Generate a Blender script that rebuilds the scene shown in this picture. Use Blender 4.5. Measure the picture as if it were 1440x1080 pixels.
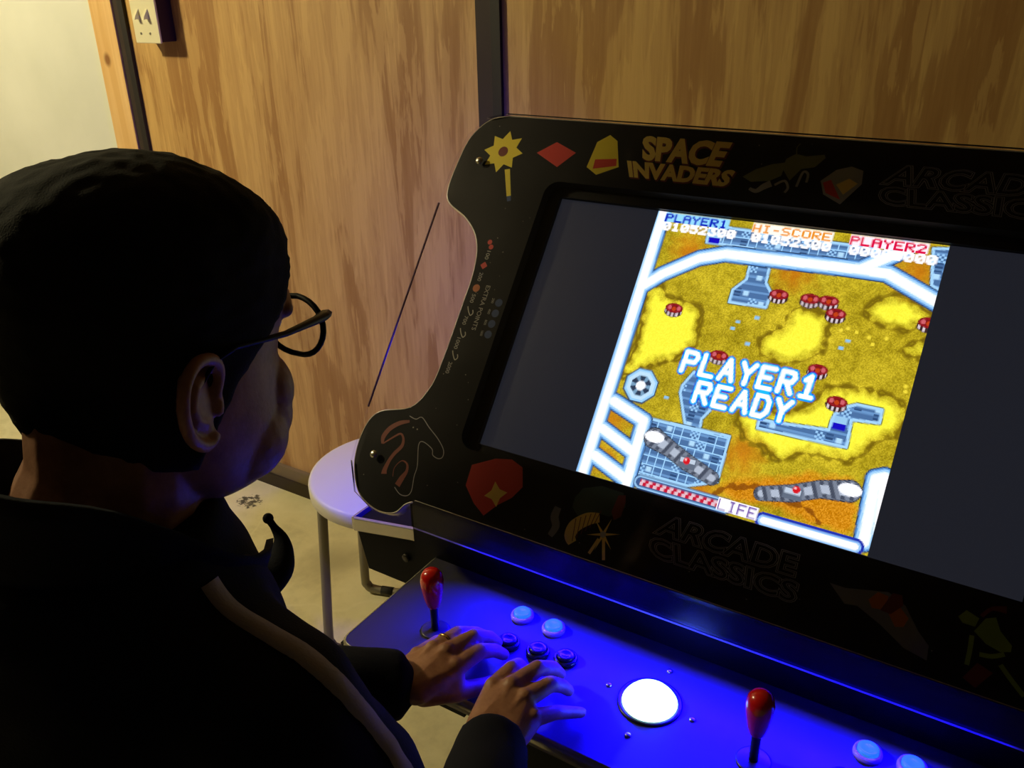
import bpy, bmesh, math, random
import numpy as np
from mathutils import Vector, Matrix, Quaternion, noise
from mathutils.geometry import tessellate_polygon

for o in list(bpy.data.objects): bpy.data.objects.remove(o)
S = bpy.context.scene
COL = S.collection
random.seed(7)

# ------------------------------------------------------------------ camera
cd = bpy.data.cameras.new('camera'); cam = bpy.data.objects.new('camera', cd); COL.objects.link(cam)
cd.lens = 1245.0 / 1440.0 * 36.0; cd.sensor_width = 36.0; cd.clip_start = 0.02
RM = Matrix(((0.84388196, -0.20791918, 0.49460374), (0.53612613, 0.36249343, -0.76234328), (-0.02078482, 0.90849773, 0.41737257)))
cam.matrix_world = Matrix.Translation((0, 0, 1.45)) @ RM.to_4x4()
S.camera = cam

# ------------------------------------------------------------------ world, exposure, lights
w = bpy.data.worlds.new('night'); S.world = w; w.use_nodes = True
w.node_tree.nodes['Background'].inputs[0].default_value = (0.8, 0.75, 0.65, 1)
w.node_tree.nodes['Background'].inputs[1].default_value = 0.006
S.view_settings.view_transform = 'Standard'; S.view_settings.look = 'None'
S.view_settings.exposure = 0.0; S.view_settings.gamma = 1.0; S.view_settings.use_curve_mapping = False
LAMP_POS = Vector((-2.90, 0.22, 2.30)); LAMP_POWER = 480.0
LED_POWER = 15.0; LED_SIDE_POWER = 4.0
BLUE = (0.0035, 0.0006, 1.0)

# ------------------------------------------------------------------ materials
def srgb(r, g, b):
    def c(v):
        v /= 255.0
        return v / 12.92 if v <= 0.04045 else ((v + 0.055) / 1.055) ** 2.4
    return (c(r), c(g), c(b), 1.0)

def mat(name, col, rough=0.5, metal=0.0, spec=0.5, coat=0.0, emit=None, estr=0.0):
    m = bpy.data.materials.new(name); m.use_nodes = True
    b = m.node_tree.nodes['Principled BSDF']
    b.inputs['Base Color'].default_value = col if len(col) == 4 else (*col, 1)
    b.inputs['Roughness'].default_value = rough; b.inputs['Metallic'].default_value = metal
    b.inputs['Specular IOR Level'].default_value = spec; b.inputs['Coat Weight'].default_value = coat
    if emit:
        b.inputs['Emission Color'].default_value = emit if len(emit) == 4 else (*emit, 1)
        b.inputs['Emission Strength'].default_value = estr
    return m

class NT:
    """small helper to chain shader nodes"""
    def __init__(s, m): s.t = m.node_tree; s.n = s.t.nodes; s.l = s.t.links; s.b = s.n.get('Principled BSDF')
    def add(s, typ, **kw):
        nd = s.n.new(typ)
        for k, v in kw.items():
            if k.startswith('i_'):
                key = k[2:]; key = int(key) if key.isdigit() else key.replace('_', ' ')
                nd.inputs[key].default_value = v
            else: setattr(nd, k, v)
        return nd
    def link(s, a, b): s.l.new(a, b)
    def ramp(s, fac, stops):
        r = s.add('ShaderNodeValToRGB'); cr = r.color_ramp
        while len(cr.elements) < len(stops): cr.elements.new(0.5)
        for e, (p, c) in zip(cr.elements, stops): e.position = p; e.color = c
        s.link(fac, r.inputs[0]); return r.outputs[0]
    def math(s, op, a, b=None):
        nd = s.add('ShaderNodeMath', operation=op)
        for i, v in enumerate((a, b)):
            if v is None: continue
            if isinstance(v, (int, float)): nd.inputs[i].default_value = v
            else: s.link(v, nd.inputs[i])
        return nd.outputs[0]
    def mix(s, fac, a, b, typ='MIX'):
        nd = s.add('ShaderNodeMix', data_type='RGBA', blend_type=typ)
        for sock, v in ((nd.inputs[0], fac), (nd.inputs[6], a), (nd.inputs[7], b)):
            if isinstance(v, (int, float)): sock.default_value = v
            elif isinstance(v, tuple): sock.default_value = v
            else: s.link(v, sock)
        return nd.outputs[2]
    def coords(s, scale=(1, 1, 1), loc=(0, 0, 0), kind='Object'):
        tc = s.add('ShaderNodeTexCoord'); mp = s.add('ShaderNodeMapping')
        mp.inputs['Scale'].default_value = scale; mp.inputs['Location'].default_value = loc
        s.link(tc.outputs[kind], mp.inputs[0]); return mp.outputs[0]
    def noise(s, vec, scale, detail=3, rough=0.5, dist=0.0):
        nd = s.add('ShaderNodeTexNoise'); nd.inputs['Scale'].default_value = scale
        nd.inputs['Detail'].default_value = detail; nd.inputs['Roughness'].default_value = rough; nd.inputs['Distortion'].default_value = dist
        s.link(vec, nd.inputs['Vector']); return nd.outputs[0]
    def bump(s, h, strength=0.2, dist=0.01):
        nd = s.add('ShaderNodeBump'); nd.inputs['Strength'].default_value = strength; nd.inputs['Distance'].default_value = dist
        s.link(h, nd.inputs['Height']); s.link(nd.outputs[0], s.b.inputs['Normal'])

def mat_plywood():
    m = mat('plywood', (0.5, 0.3, 0.1), 0.55); N = NT(m)
    v = N.coords((1.0, 1.0, 0.15))
    jag = N.noise(N.coords((1.0, 1.0, 0.10), (5, 0, 2)), 34.0, 3, 0.6)                  # ragged edge of the early-wood flames
    big = N.noise(v, 3.4, 2.0, 0.5, 0.3)                                              # growth-ring field, stretched along the sheet
    rings = N.math('PINGPONG', N.math('ADD', N.math('MULTIPLY', big, 11.0), N.math('MULTIPLY', jag, 1.6)), 1.0)
    lines = N.math('PINGPONG', N.math('ADD', N.math('MULTIPLY', big, 60.0), N.math('MULTIPLY', jag, 0.9)), 1.0)
    fine = N.noise(N.coords((1.0, 1.0, 0.03)), 150.0, 3, 0.65)
    f = N.math('ADD', N.math('ADD', N.math('MULTIPLY', rings, 0.62), N.math('MULTIPLY', lines, 0.16)), N.math('MULTIPLY', fine, 0.26))
    base = N.ramp(f, [(0.30, srgb(214, 172, 106)), (0.50, srgb(206, 164, 100)), (0.57, srgb(184, 140, 82)), (0.85, srgb(170, 124, 70))])
    c = N.mix(N.math('MULTIPLY', fine, 0.50), base, srgb(140, 96, 50))
    st = N.noise(N.coords((1.0, 1.0, 0.11), (9, 0, 4)), 30.0, 5, 0.62, 0.25)               # short serrated streaks
    c = N.mix(N.math('MULTIPLY', N.ramp(st, [(0.53, (0, 0, 0, 1)), (0.57, (1, 1, 1, 1))]), 0.40), c, srgb(220, 180, 112))
    c = N.mix(N.math('MULTIPLY', N.ramp(st, [(0.38, (1, 1, 1, 1)), (0.43, (0, 0, 0, 1))]), 0.30), c, srgb(160, 114, 62))
    # small knots
    vo = N.add('ShaderNodeTexVoronoi'); vo.inputs['Scale'].default_value = 2.2; vo.inputs['Randomness'].default_value = 1.0
    N.link(N.coords((1, 0.0, 0.75), (0.37, 0, 0.4)), vo.inputs['Vector'])
    k = N.ramp(vo.outputs['Distance'], [(0.018, (1, 1, 1, 1)), (0.032, (0, 0, 0, 1))])
    c = N.mix(N.math('MULTIPLY', k, 0.75), c, srgb(70, 38, 20))
    N.link(c, N.b.inputs['Base Color']); N.bump(f, 0.06, 0.002)
    return m

def mat_concrete():
    m = mat('concrete_floor', (0.5, 0.45, 0.3), 0.6); N = NT(m)
    v = N.coords()
    a = N.noise(v, 2.2, 5, 0.6, 0.4); b = N.noise(v, 14.0, 5, 0.65); f = N.math('ADD', N.math('MULTIPLY', a, 0.65), N.math('MULTIPLY', b, 0.35))
    c = N.ramp(f, [(0.32, srgb(184, 174, 138)), (0.5, srgb(222, 213, 174)), (0.68, srgb(236, 228, 194))])
    # hairline cracks
    vo = N.add('ShaderNodeTexVoronoi', feature='DISTANCE_TO_EDGE'); vo.inputs['Scale'].default_value = 1.25
    warp = N.add('ShaderNodeMixRGB', blend_type='ADD'); warp.inputs[0].default_value = 0.12
    nn = N.add('ShaderNodeTexNoise'); nn.inputs['Scale'].default_value = 5.0; N.link(v, nn.inputs['Vector'])
    N.link(v, warp.inputs[1]); N.link(nn.outputs[1], warp.inputs[2]); N.link(warp.outputs[0], vo.inputs['Vector'])
    cr = N.ramp(vo.outputs['Distance'], [(0.002, (1, 1, 1, 1)), (0.006, (0, 0, 0, 1))])
    c = N.mix(N.math('MULTIPLY', cr, 0.35), c, srgb(236, 228, 196))
    # the black oil spatter by the wall
    sp = N.add('ShaderNodeVectorMath', operation='DISTANCE'); N.link(v, sp.inputs[0]); sp.inputs[1].default_value = (-1.955, 1.515, 0)
    near = N.ramp(sp.outputs['Value'], [(0.03, (1, 1, 1, 1)), (0.085, (0, 0, 0, 1))])
    blot = N.ramp(N.math('MULTIPLY', N.noise(v, 55.0, 4, 0.7), near), [(0.44, (0, 0, 0, 1)), (0.52, (1, 1, 1, 1))])
    c = N.mix(N.math('MULTIPLY', blot, 0.9), c, srgb(22, 20, 16))
    sp2 = N.add('ShaderNodeVectorMath', operation='DISTANCE'); N.link(v, sp2.inputs[0]); sp2.inputs[1].default_value = (-1.53, 1.42, 0)
    near2 = N.ramp(sp2.outputs['Value'], [(0.02, (1, 1, 1, 1)), (0.10, (0, 0, 0, 1))])
    c = N.mix(N.math('MULTIPLY', N.math('MULTIPLY', near2, b), 0.7), c, srgb(90, 78, 50))
    N.link(c, N.b.inputs['Base Color']); N.bump(b, 0.15, 0.004)
    return m

def mat_pine():
    m = mat('pine_board', (0.7, 0.45, 0.2), 0.5); N = NT(m)
    f = N.noise(N.coords((1, 1, 0.05)), 45.0, 3, 0.5, 0.4)
    c = N.ramp(f, [(0.35, srgb(236, 196, 138)), (0.65, srgb(222, 176, 114))])
    d = N.add('ShaderNodeVectorMath', operation='DISTANCE'); N.link(N.coords((1, 0, 0.8)), d.inputs[0]); d.inputs[1].default_value = (-2.395, 0, 1.262 * 0.8)
    k = N.ramp(d.outputs['Value'], [(0.008, (1, 1, 1, 1)), (0.018, (0, 0, 0, 1))])
    N.link(N.mix(N.math('MULTIPLY', k, 0.8), c, srgb(120, 66, 30)), N.b.inputs['Base Color'])
    return m

def mat_drywall():
    m = mat('painted_drywall', srgb(232, 231, 224), 0.7); N = NT(m)
    f = N.noise(N.coords(), 3.0, 4, 0.5)
    N.link(N.ramp(f, [(0.3, srgb(216, 217, 211)), (0.7, srgb(230, 230, 226))]), N.b.inputs['Base Color'])
    N.bump(N.noise(N.coords(), 160.0, 2), 0.08, 0.002)
    return m

def mat_cloth(name, col, col2, scale=400.0):
    m = mat(name, col, 0.9, spec=0.15); N = NT(m); v = N.coords()
    N.link(N.mix(N.noise(v, 30.0, 4), col, col2), N.b.inputs['Base Color'])
    N.bump(N.noise(v, scale, 2), 0.25, 0.002)
    return m

def mat_skin():
    m = mat('skin', srgb(160, 112, 86), 0.5, spec=0.35); N = NT(m); v = N.coords()
    f = N.noise(v, 42.0, 4, 0.6)
    N.link(N.ramp(f, [(0.3, srgb(134, 88, 66)), (0.55, srgb(160, 112, 86)), (0.75, srgb(176, 128, 102))]), N.b.inputs['Base Color'])
    N.bump(N.noise(v, 260.0, 3), 0.18, 0.0015)
    return m

def mat_black(name, base, rough, coat=0.0, scale=300.0, bump=0.03, spec=0.25):
    m = mat(name, base, rough, coat=coat, spec=spec); N = NT(m); v = N.coords()
    r = N.math('ADD', N.math('MULTIPLY', N.noise(v, 18.0, 5), 0.25), rough - 0.12); N.link(r, N.b.inputs['Roughness'])
    N.bump(N.noise(v, scale, 2), bump, 0.001)
    return m

def mat_clear(name, tint, gloss_rough=0.05, ior=1.45, density=0.0, body=(0, 0, 0, 1)):
    """thin clear sheet: see-through film plus a Fresnel mirror coat, optionally a milky or tinted body"""
    m = bpy.data.materials.new(name); m.use_nodes = True; N = NT(m)
    N.n.remove(N.b); out = N.n['Material Output']
    tr = N.add('ShaderNodeBsdfTransparent'); tr.inputs[0].default_value = tint
    gl = N.add('ShaderNodeBsdfGlossy'); gl.inputs['Roughness'].default_value = gloss_rough
    df = N.add('ShaderNodeBsdfDiffuse'); df.inputs[0].default_value = body
    fr = N.add('ShaderNodeFresnel'); fr.inputs[0].default_value = ior
    m1 = N.add('ShaderNodeMixShader'); m1.inputs[0].default_value = density
    N.link(tr.outputs[0], m1.inputs[1]); N.link(df.outputs[0], m1.inputs[2])
    m2 = N.add('ShaderNodeMixShader'); N.link(fr.outputs[0], m2.inputs[0]); N.link(m1.outputs[0], m2.inputs[1]); N.link(gl.outputs[0], m2.inputs[2])
    N.link(m2.outputs[0], out.inputs[0]); return m

def mat_edge(name, col):
    """sawn acrylic edge that scatters the light piped into it"""
    m = bpy.data.materials.new(name); m.use_nodes = True; N = NT(m); N.n.remove(N.b); out = N.n['Material Output']
    a = N.add('ShaderNodeBsdfTranslucent'); a.inputs[0].default_value = col
    b = N.add('ShaderNodeBsdfDiffuse'); b.inputs[0].default_value = col
    m1 = N.add('ShaderNodeMixShader'); m1.inputs[0].default_value = 0.5
    N.link(a.outputs[0], m1.inputs[1]); N.link(b.outputs[0], m1.inputs[2]); N.link(m1.outputs[0], out.inputs[0]); return m

M = dict(
    ply=mat_plywood(), floor=mat_concrete(), pine=mat_pine(), drywall=mat_drywall(),
    strip=mat_black('black_metal_strip', srgb(62, 52, 48), 0.5), strip_in=mat('strip_groove', srgb(30, 25, 26), 0.6),
    base_dark=mat_black('dark_baseboard', srgb(60, 50, 38), 0.6), base_top=mat_black('baseboard_cap', srgb(128, 112, 84), 0.6),
    ceiling=mat_black('dark_ceiling_board', srgb(96, 84, 66), 0.8),
    plate=mat('cream_plastic', srgb(232, 224, 190), 0.4), box=mat_black('purple_black_box', srgb(50, 26, 40), 0.5), steel=mat('steel', srgb(190, 185, 175), 0.3, 1.0),
    body=mat_black('black_laminate', srgb(15, 15, 16), 0.55, spec=0.08), bezel=mat_black('bezel_print_black', srgb(15, 15, 15), 0.6, bump=0.01),
    deck=mat_black('deck_laminate', srgb(58, 56, 58), 0.42), chrome=mat('chrome', srgb(186, 180, 164), 0.22, 0.6), chrome_dull=mat('moulding', srgb(190, 185, 170), 0.35, 0.6),
    glass=mat_clear('clear_glass', (0.985, 0.975, 0.99, 1), 0.03, 1.18), lip=mat_clear('smoked_acrylic', (0.16, 0.14, 0.22, 1), 0.27, 1.38, 0.7, srgb(16, 14, 34)),
    edge=mat_edge('acrylic_edge', (0.85, 0.8, 1.0, 1)), gedge=mat_edge('glass_edge', (0.30, 0.20, 0.26, 1)), lens=mat_clear('spectacle_lens', (0.97, 0.97, 0.97, 1), 0.02, 1.3),
    lcd=mat('lcd_off', srgb(20, 21, 25), 0.35, spec=0.5, emit=srgb(52, 55, 66), estr=0.35), frame=mat_black('monitor_frame', srgb(14, 14, 15), 0.5),
    red=mat('red_plastic', srgb(200, 22, 16), 0.22, coat=0.4), shaft=mat('dark_shaft', srgb(46, 42, 36), 0.35, 0.6), washer=mat('dust_washer', srgb(40, 38, 42), 0.35),
    btn_white=mat('white_button', srgb(196, 160, 200), 0.25, coat=0.5), btn_lit=mat('lit_button', srgb(90, 120, 140), 0.25, emit=(0.03, 0.36, 1.0), estr=0.45),
    btn_dark=mat('dark_button', srgb(24, 22, 34), 0.25, coat=0.3),
    ball=mat('glowing_trackball', srgb(235, 240, 240), 0.2, emit=(0.45, 0.93, 1.0), estr=3.0), ring=mat('trackball_ring', srgb(20, 20, 22), 0.3),
    led=mat('led_tape', srgb(240, 240, 240), 0.5, emit=BLUE, estr=0.6),
    p_yellow=mat('print_yellow', srgb(246, 224, 52), 0.5), p_gold=mat('print_gold', srgb(252, 222, 110), 0.5), p_red=mat('print_red', srgb(222, 56, 44), 0.5),
    p_dred=mat('print_dark_red', srgb(120, 34, 22), 0.5), p_brown=mat('print_brown', srgb(160, 84, 66), 0.5), p_grey=mat('print_grey', srgb(165, 165, 158), 0.5),
    p_line=mat('print_line', srgb(176, 178, 184), 0.5), p_lineb=mat('print_pale_line', srgb(200, 200, 204), 0.5), p_black=mat('print_black', srgb(15, 15, 15), 0.6, spec=0.25), p_white=mat('print_white', srgb(190, 188, 176), 0.5),
    p_blue=mat('print_blue', srgb(44, 74, 130), 0.5), p_green=mat('print_green', srgb(140, 172, 60), 0.5), p_olive=mat('print_olive', srgb(120, 124, 66), 0.5),
    p_teal=mat('print_dark_green', srgb(46, 70, 56), 0.5), p_orange=mat('print_orange', srgb(206, 112, 40), 0.5), p_pale=mat('print_pale', srgb(165, 165, 150), 0.5), p_slate=mat('print_slate', srgb(120, 120, 124), 0.5),
    seat=mat('white_seat', srgb(228, 224, 216), 0.45), leg=mat('grey_leg', srgb(128, 122, 106), 0.4, 0.3), rubber=mat('rubber', srgb(24, 23, 22), 0.8),
    skin=mat_skin(), hair=mat_cloth('black_hair', srgb(17, 15, 14), srgb(26, 23, 20), 700.0), jacket=mat_cloth('black_jacket', srgb(14, 15, 24), srgb(22, 23, 34)),
    piping=mat_cloth('grey_piping', srgb(178, 172, 182), srgb(156, 150, 160)), trousers=mat_cloth('dark_trousers', srgb(24, 26, 32), srgb(34, 36, 42)), shoe=mat_black('shoe_leather', srgb(20, 18, 16), 0.5),
    specs=mat('black_acetate', srgb(9, 9, 11), 0.5, spec=0.15), gold=mat('gold', srgb(230, 190, 110), 0.2, 1.0), eye=mat('eye_white', srgb(220, 215, 205), 0.2), iris=mat('iris', srgb(40, 24, 14), 0.2),
    shade=mat('lamp_base', srgb(220, 215, 200), 0.5),
)

# ------------------------------------------------------------------ object helpers
def props(o, label=None, cat=None, group=None, kind=None):
    if label: o['label'] = label
    if cat: o['category'] = cat
    if group: o['group'] = group
    if kind: o['kind'] = kind
    return o

def thing(name, label, cat, loc, group=None):
    o = bpy.data.objects.new(name, None); COL.objects.link(o); o.location = loc; o.empty_display_size = 0.05
    return props(o, label, cat, group)

def world_loc(o):
    v = Vector(o.location)
    if o.parent: v += o.matrix_parent_inverse.translation + world_loc(o.parent)
    return v

def link(name, me, m, parent=None, smooth=False):
    o = bpy.data.objects.new(name, me); COL.objects.link(o)
    if m and not me.materials: me.materials.append(m)
    if smooth:
        for p in me.polygons: p.use_smooth = True
    if parent:
        o.parent = parent; o.matrix_parent_inverse = Matrix.Translation(-world_loc(parent))
    return o

def mk(name, vf, m, parent=None, smooth=False, bevel=0.0):
    me = bpy.data.meshes.new(name); me.from_pydata([tuple(v) for v in vf[0]], [], vf[1]); me.validate(); me.update()
    bm = bmesh.new(); bm.from_mesh(me); bmesh.ops.recalc_face_normals(bm, faces=bm.faces); bm.to_mesh(me); bm.free()
    o = link(name, me, m, parent, smooth)
    if bevel:
        b = o.modifiers.new('bevel', 'BEVEL'); b.width = bevel; b.segments = 2; b.limit_method = 'ANGLE'
    return o

def box(x0, x1, y0, y1, z0, z1):
    v = [(x, y, z) for x in (x0, x1) for y in (y0, y1) for z in (z0, z1)]
    return v, [(0, 1, 3, 2), (4, 6, 7, 5), (0, 4, 5, 1), (2, 3, 7, 6), (0, 2, 6, 4), (1, 5, 7, 3)]

def join(*vfs):
    V, F = [], []
    for v, f in vfs:
        n = len(V); V += list(v); F += [tuple(i + n for i in q) for q in f]
    return V, F

def frames(pts):
    P = [Vector(p) for p in pts]; T = []
    for i in range(len(P)):
        d = P[min(i + 1, len(P) - 1)] - P[max(i - 1, 0)]; T.append(d.normalized())
    a = Vector((0, 0, 1)) if abs(T[0].z) < 0.9 else Vector((1, 0, 0))
    u = T[0].cross(a).normalized(); U = [u]
    for i in range(1, len(P)):
        u = U[-1] - T[i] * U[-1].dot(T[i]); u = u.normalized() if u.length > 1e-6 else U[-1]; U.append(u)
    return P, T, U

def tube(pts, rad, seg=12, caps=True, flat=1.0):
    P, T, U = frames(pts); V, F = [], []
    for i, p in enumerate(P):
        r = rad[i] if isinstance(rad, (list, tuple)) else rad; b = T[i].cross(U[i])
        for k in range(seg):
            a = 2 * math.pi * k / seg; V.append(p + U[i] * (r * math.cos(a)) + b * (r * flat * math.sin(a)))
    for i in range(len(P) - 1):
        for k in range(seg):
            k2 = (k + 1) % seg; F.append((i * seg + k, i * seg + k2, (i + 1) * seg + k2, (i + 1) * seg + k))
    if caps: F.append(tuple(range(seg))[::-1]); F.append(tuple((len(P) - 1) * seg + k for k in range(seg)))
    return V, F

def spline(pts, n=8, closed=False):
    P = [Vector(p) for p in pts]; out = []; N = len(P)
    for i in range(N if closed else N - 1):
        p0 = P[(i - 1) % N] if closed or i > 0 else P[0]; p1 = P[i]; p2 = P[(i + 1) % N]; p3 = P[(i + 2) % N] if closed or i + 2 < N else P[-1]
        for k in range(n):
            t = k / n
            out.append(0.5 * ((2 * p1) + (p2 - p0) * t + (2 * p0 - 5 * p1 + 4 * p2 - p3) * t * t + (3 * p1 - p0 - 3 * p2 + p3) * t ** 3))
    if not closed: out.append(P[-1])
    return out

def lathe(prof, seg=32, axis=None, at=(0, 0, 0)):
    V, F = [], []
    for r, z in prof:
        for k in range(seg):
            a = 2 * math.pi * k / seg; V.append(Vector((r * math.cos(a), r * math.sin(a), z)))
    for i in range(len(prof) - 1):
        for k in range(seg):
            k2 = (k + 1) % seg; F.append((i * seg + k, i * seg + k2, (i + 1) * seg + k2, (i + 1) * seg + k))
    F.append(tuple(range(seg))[::-1]); F.append(tuple((len(prof) - 1) * seg + k for k in range(seg)))
    A = Vector(at)
    if axis is not None:
        q = Vector((0, 0, 1)).rotation_difference(Vector(axis)); V = [q @ v for v in V]
    return [v + A for v in V], F

def sphere(c, r, seg=16, ring=10):
    rx, ry, rz = (r, r, r) if isinstance(r, (int, float)) else r
    V = [Vector((0, 0, -rz))]; F = []
    for i in range(1, ring):
        t = math.pi * i / ring
        for k in range(seg):
            a = 2 * math.pi * k / seg; V.append(Vector((rx * math.sin(t) * math.cos(a), ry * math.sin(t) * math.sin(a), -rz * math.cos(t))))
    V.append(Vector((0, 0, rz)))
    for k in range(seg):
        k2 = (k + 1) % seg
        F.append((0, 1 + k2, 1 + k)); F.append((len(V) - 1, 1 + (ring - 2) * seg + k, 1 + (ring - 2) * seg + k2))
        for i in range(ring - 2): F.append((1 + i * seg + k, 1 + i * seg + k2, 1 + (i + 1) * seg + k2, 1 + (i + 1) * seg + k))
    C = Vector(c); return [v + C for v in V], F

def chain(pts, rad):
    """overlapping balls and cones along a limb, closed pieces for a later voxel union"""
    out = []
    for p, r in zip(pts, rad): out.append(sphere(p, r))
    for i in range(len(pts) - 1): out.append(tube([pts[i], pts[i + 1]], [rad[i], rad[i + 1]], 16))
    return join(*out)

def hull(balls):
    bm = bmesh.new()
    for c, r in balls:
        for v in sphere(c, r, 10, 6)[0]: bm.verts.new(v)
    res = bmesh.ops.convex_hull(bm, input=bm.verts)
    bmesh.ops.delete(bm, geom=[v for v in bm.verts if not v.link_faces], context='VERTS')
    bm.verts.index_update(); V = [v.co.copy() for v in bm.verts]; F = [tuple(v.index for v in f.verts) for f in bm.faces]; bm.free()
    return V, F

def fuse(vf, voxel, smooth=4, factor=0.5):
    me = bpy.data.meshes.new('tmp'); me.from_pydata([tuple(v) for v in vf[0]], [], vf[1]); me.validate()
    bm = bmesh.new(); bm.from_mesh(me); bmesh.ops.recalc_face_normals(bm, faces=bm.faces); bm.to_mesh(me); bm.free()
    o = bpy.data.objects.new('tmp', me); COL.objects.link(o)
    r = o.modifiers.new('r', 'REMESH'); r.mode = 'VOXEL'; r.voxel_size = voxel; r.adaptivity = 0
    if smooth: s = o.modifiers.new('s', 'SMOOTH'); s.iterations = smooth; s.factor = factor
    dg = bpy.context.evaluated_depsgraph_get(); dg.update()
    out = bpy.data.meshes.new_from_object(o.evaluated_get(dg)); bpy.data.objects.remove(o)
    return out

def copy_tree(o, shift, parent=None):
    c = o.copy(); COL.objects.link(c)
    if parent is None: c.location = Vector(o.location) + Vector(shift)
    else: c.parent = parent
    for ch in list(o.children): copy_tree(ch, shift, c)
    return c

# ================================================================== SETTING
WY = 1.64                                   # face of the plywood wall
def struct(name, vf, m, label=None, bevel=0.0, parent=None):
    o = mk(name, vf, m, parent, bevel=bevel)
    if parent is None: props(o, kind='structure'); 
    if label: o['label'] = label
    return o
struct('floor', box(-4.6, 3.0, -2.2, 1.9, -0.06, 0.0), M['floor'], 'mottled beige concrete floor')
wall = struct('wall_back', box(-4.6, 3.0, WY + 0.018, WY + 0.12, 0, 2.6), M['drywall'], 'wall clad in white drywall and plywood sheets')
for a, b in ((-2.287, -1.130), (-1.068, 0.152), (0.212, 1.432)):
    struct('plywood_sheet', box(a, b, WY, WY + 0.018, 0.078, 2.6), M['ply'], parent=wall)
struct('drywall_sheet', box(-4.6, -2.432, WY + 0.004, WY + 0.018, 0.078, 2.6), M['drywall'], parent=wall)
struct('trim_1', box(-2.432, -2.333, WY - 0.012, WY + 0.018, 0.078, 2.6), M['pine'], 'narrow pale pine board beside the white wall', 0.002)
def strip(name, x0, x1, label):
    o = struct(name, box(x0, x1, WY - 0.006, WY + 0.018, 0.06, 2.6), M['strip'], label)
    mk('strip_edge', box(x1 - 0.018, x1 + 0.004, WY - 0.010, WY + 0.010, 0.06, 2.6), M['strip_in'], o)
strip('trim_2', -2.333, -2.290, 'dark metal strip between pine board and plywood')
strip('trim_3', -1.130, -1.072, 'dark strip covering the joint between plywood sheets')
strip('trim_4', 0.152, 0.208, 'dark strip at the far right plywood joint')
bb = struct('baseboard_back', box(-4.6, 3.0, WY - 0.022, WY + 0.018, 0, 0.042), M['base_dark'], 'dark baseboard along the plywood wall')
mk('baseboard_cap', box(-4.6, 3.0, WY - 0.014, WY + 0.018, 0.042, 0.080), M['base_top'], bb)
struct('wall_left', box(-4.72, -4.6, -2.2, 1.9, 0, 2.6), M['ceiling'])
struct('ceiling', box(-4.72, 3.0, -2.2, 1.9, 2.6, 2.7), M['ceiling'])

# ceiling lamp that lights the room from the left, out of frame
lamp = thing('ceiling_lamp', 'bare globe ceiling lamp hanging out of frame on the left', 'lamp', (LAMP_POS.x, LAMP_POS.y, 2.6))
mk('canopy', lathe([(0.06, 0), (0.06, 0.02), (0.03, 0.04)], 24, (0, 0, -1), (LAMP_POS.x, LAMP_POS.y, 2.6)), M['shade'], lamp, True)
mk('cord', tube([(LAMP_POS.x, LAMP_POS.y, 2.58), (LAMP_POS.x, LAMP_POS.y, LAMP_POS.z + 0.09)], 0.006), M['shade'], lamp, True)
bulb_m = mat('lamp_glow', (1, 1, 1), 0.5, emit=(0.98, 0.87, 0.48), estr=LAMP_POWER)
mk('globe', sphere(LAMP_POS, 0.085, 24, 14), bulb_m, lamp, True)

# light switch box on the plywood, cut by the top of the frame
sw = thing('light_switch', 'cream two-toggle light switch plate on a dark surface box', 'light switch', (-2.1425, WY, 1.3145))
mk('box', box(-2.190, -2.095, 1.592, WY, 1.3145, 1.452), M['box'], sw, bevel=0.003)
mk('cover_plate', box(-2.193, -2.092, 1.586, 1.592, 1.312, 1.455), M['plate'], sw, bevel=0.002)
for x in (-2.165, -2.128):
    mk('toggle', ([(x - .005, 1.586, 1.372), (x + .005, 1.586, 1.372), (x + .005, 1.586, 1.396), (x - .005, 1.586, 1.396),
        (x - .004, 1.570, 1.370), (x + .004, 1.570, 1.370), (x + .004, 1.573, 1.378), (x - .004, 1.573, 1.378)],
        [(0, 1, 2, 3), (4, 5, 6, 7), (0, 1, 5, 4), (1, 2, 6, 5), (2, 3, 7, 6), (3, 0, 4, 7)]), M['plate'], sw)
    for z in (1.336, 1.430): mk('screw', lathe([(0.0035, 0), (0.003, 0.0015)], 10, (0, -1, 0), (x, 1.586, z)), M['steel'], sw)

# ================================================================== ARCADE CABINET
TH = math.radians(52); BO = Vector((0, 0.8482, 0.7594))
BU = Vector((0, math.cos(TH), math.sin(TH))); BN = Vector((0, -math.sin(TH), math.cos(TH)))
CX = -0.312                                 # centre line of the machine
def BZ(x, v, wn=0.0): return BO + Vector((x, 0, 0)) + BU * v + BN * wn
cab = thing('arcade_cabinet', 'black arcade cabinet with tilted screen and blue lit control panel', 'arcade machine', (CX, 1.05, 0))

def plate2d(loops, w0, w1):
    """flat piece lying in the tilted face, from depth w0 to w1; loops[1:] are holes"""
    tri = tessellate_polygon([[Vector((a, b, 0)) for a, b in L] for L in loops]); flat = [p for L in loops for p in L]; n = len(flat)
    V = [BZ(a, b, w1) for a, b in flat] + [BZ(a, b, w0) for a, b in flat]
    F = [tuple(t) for t in tri] + [tuple(n + i for i in t[::-1]) for t in tri]; k = 0
    for L in loops:
        m = len(L)
        for i in range(m): a, b = k + i, k + (i + 1) % m; F.append((a, b, n + b, n + a))
        k += m
    return V, F

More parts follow.
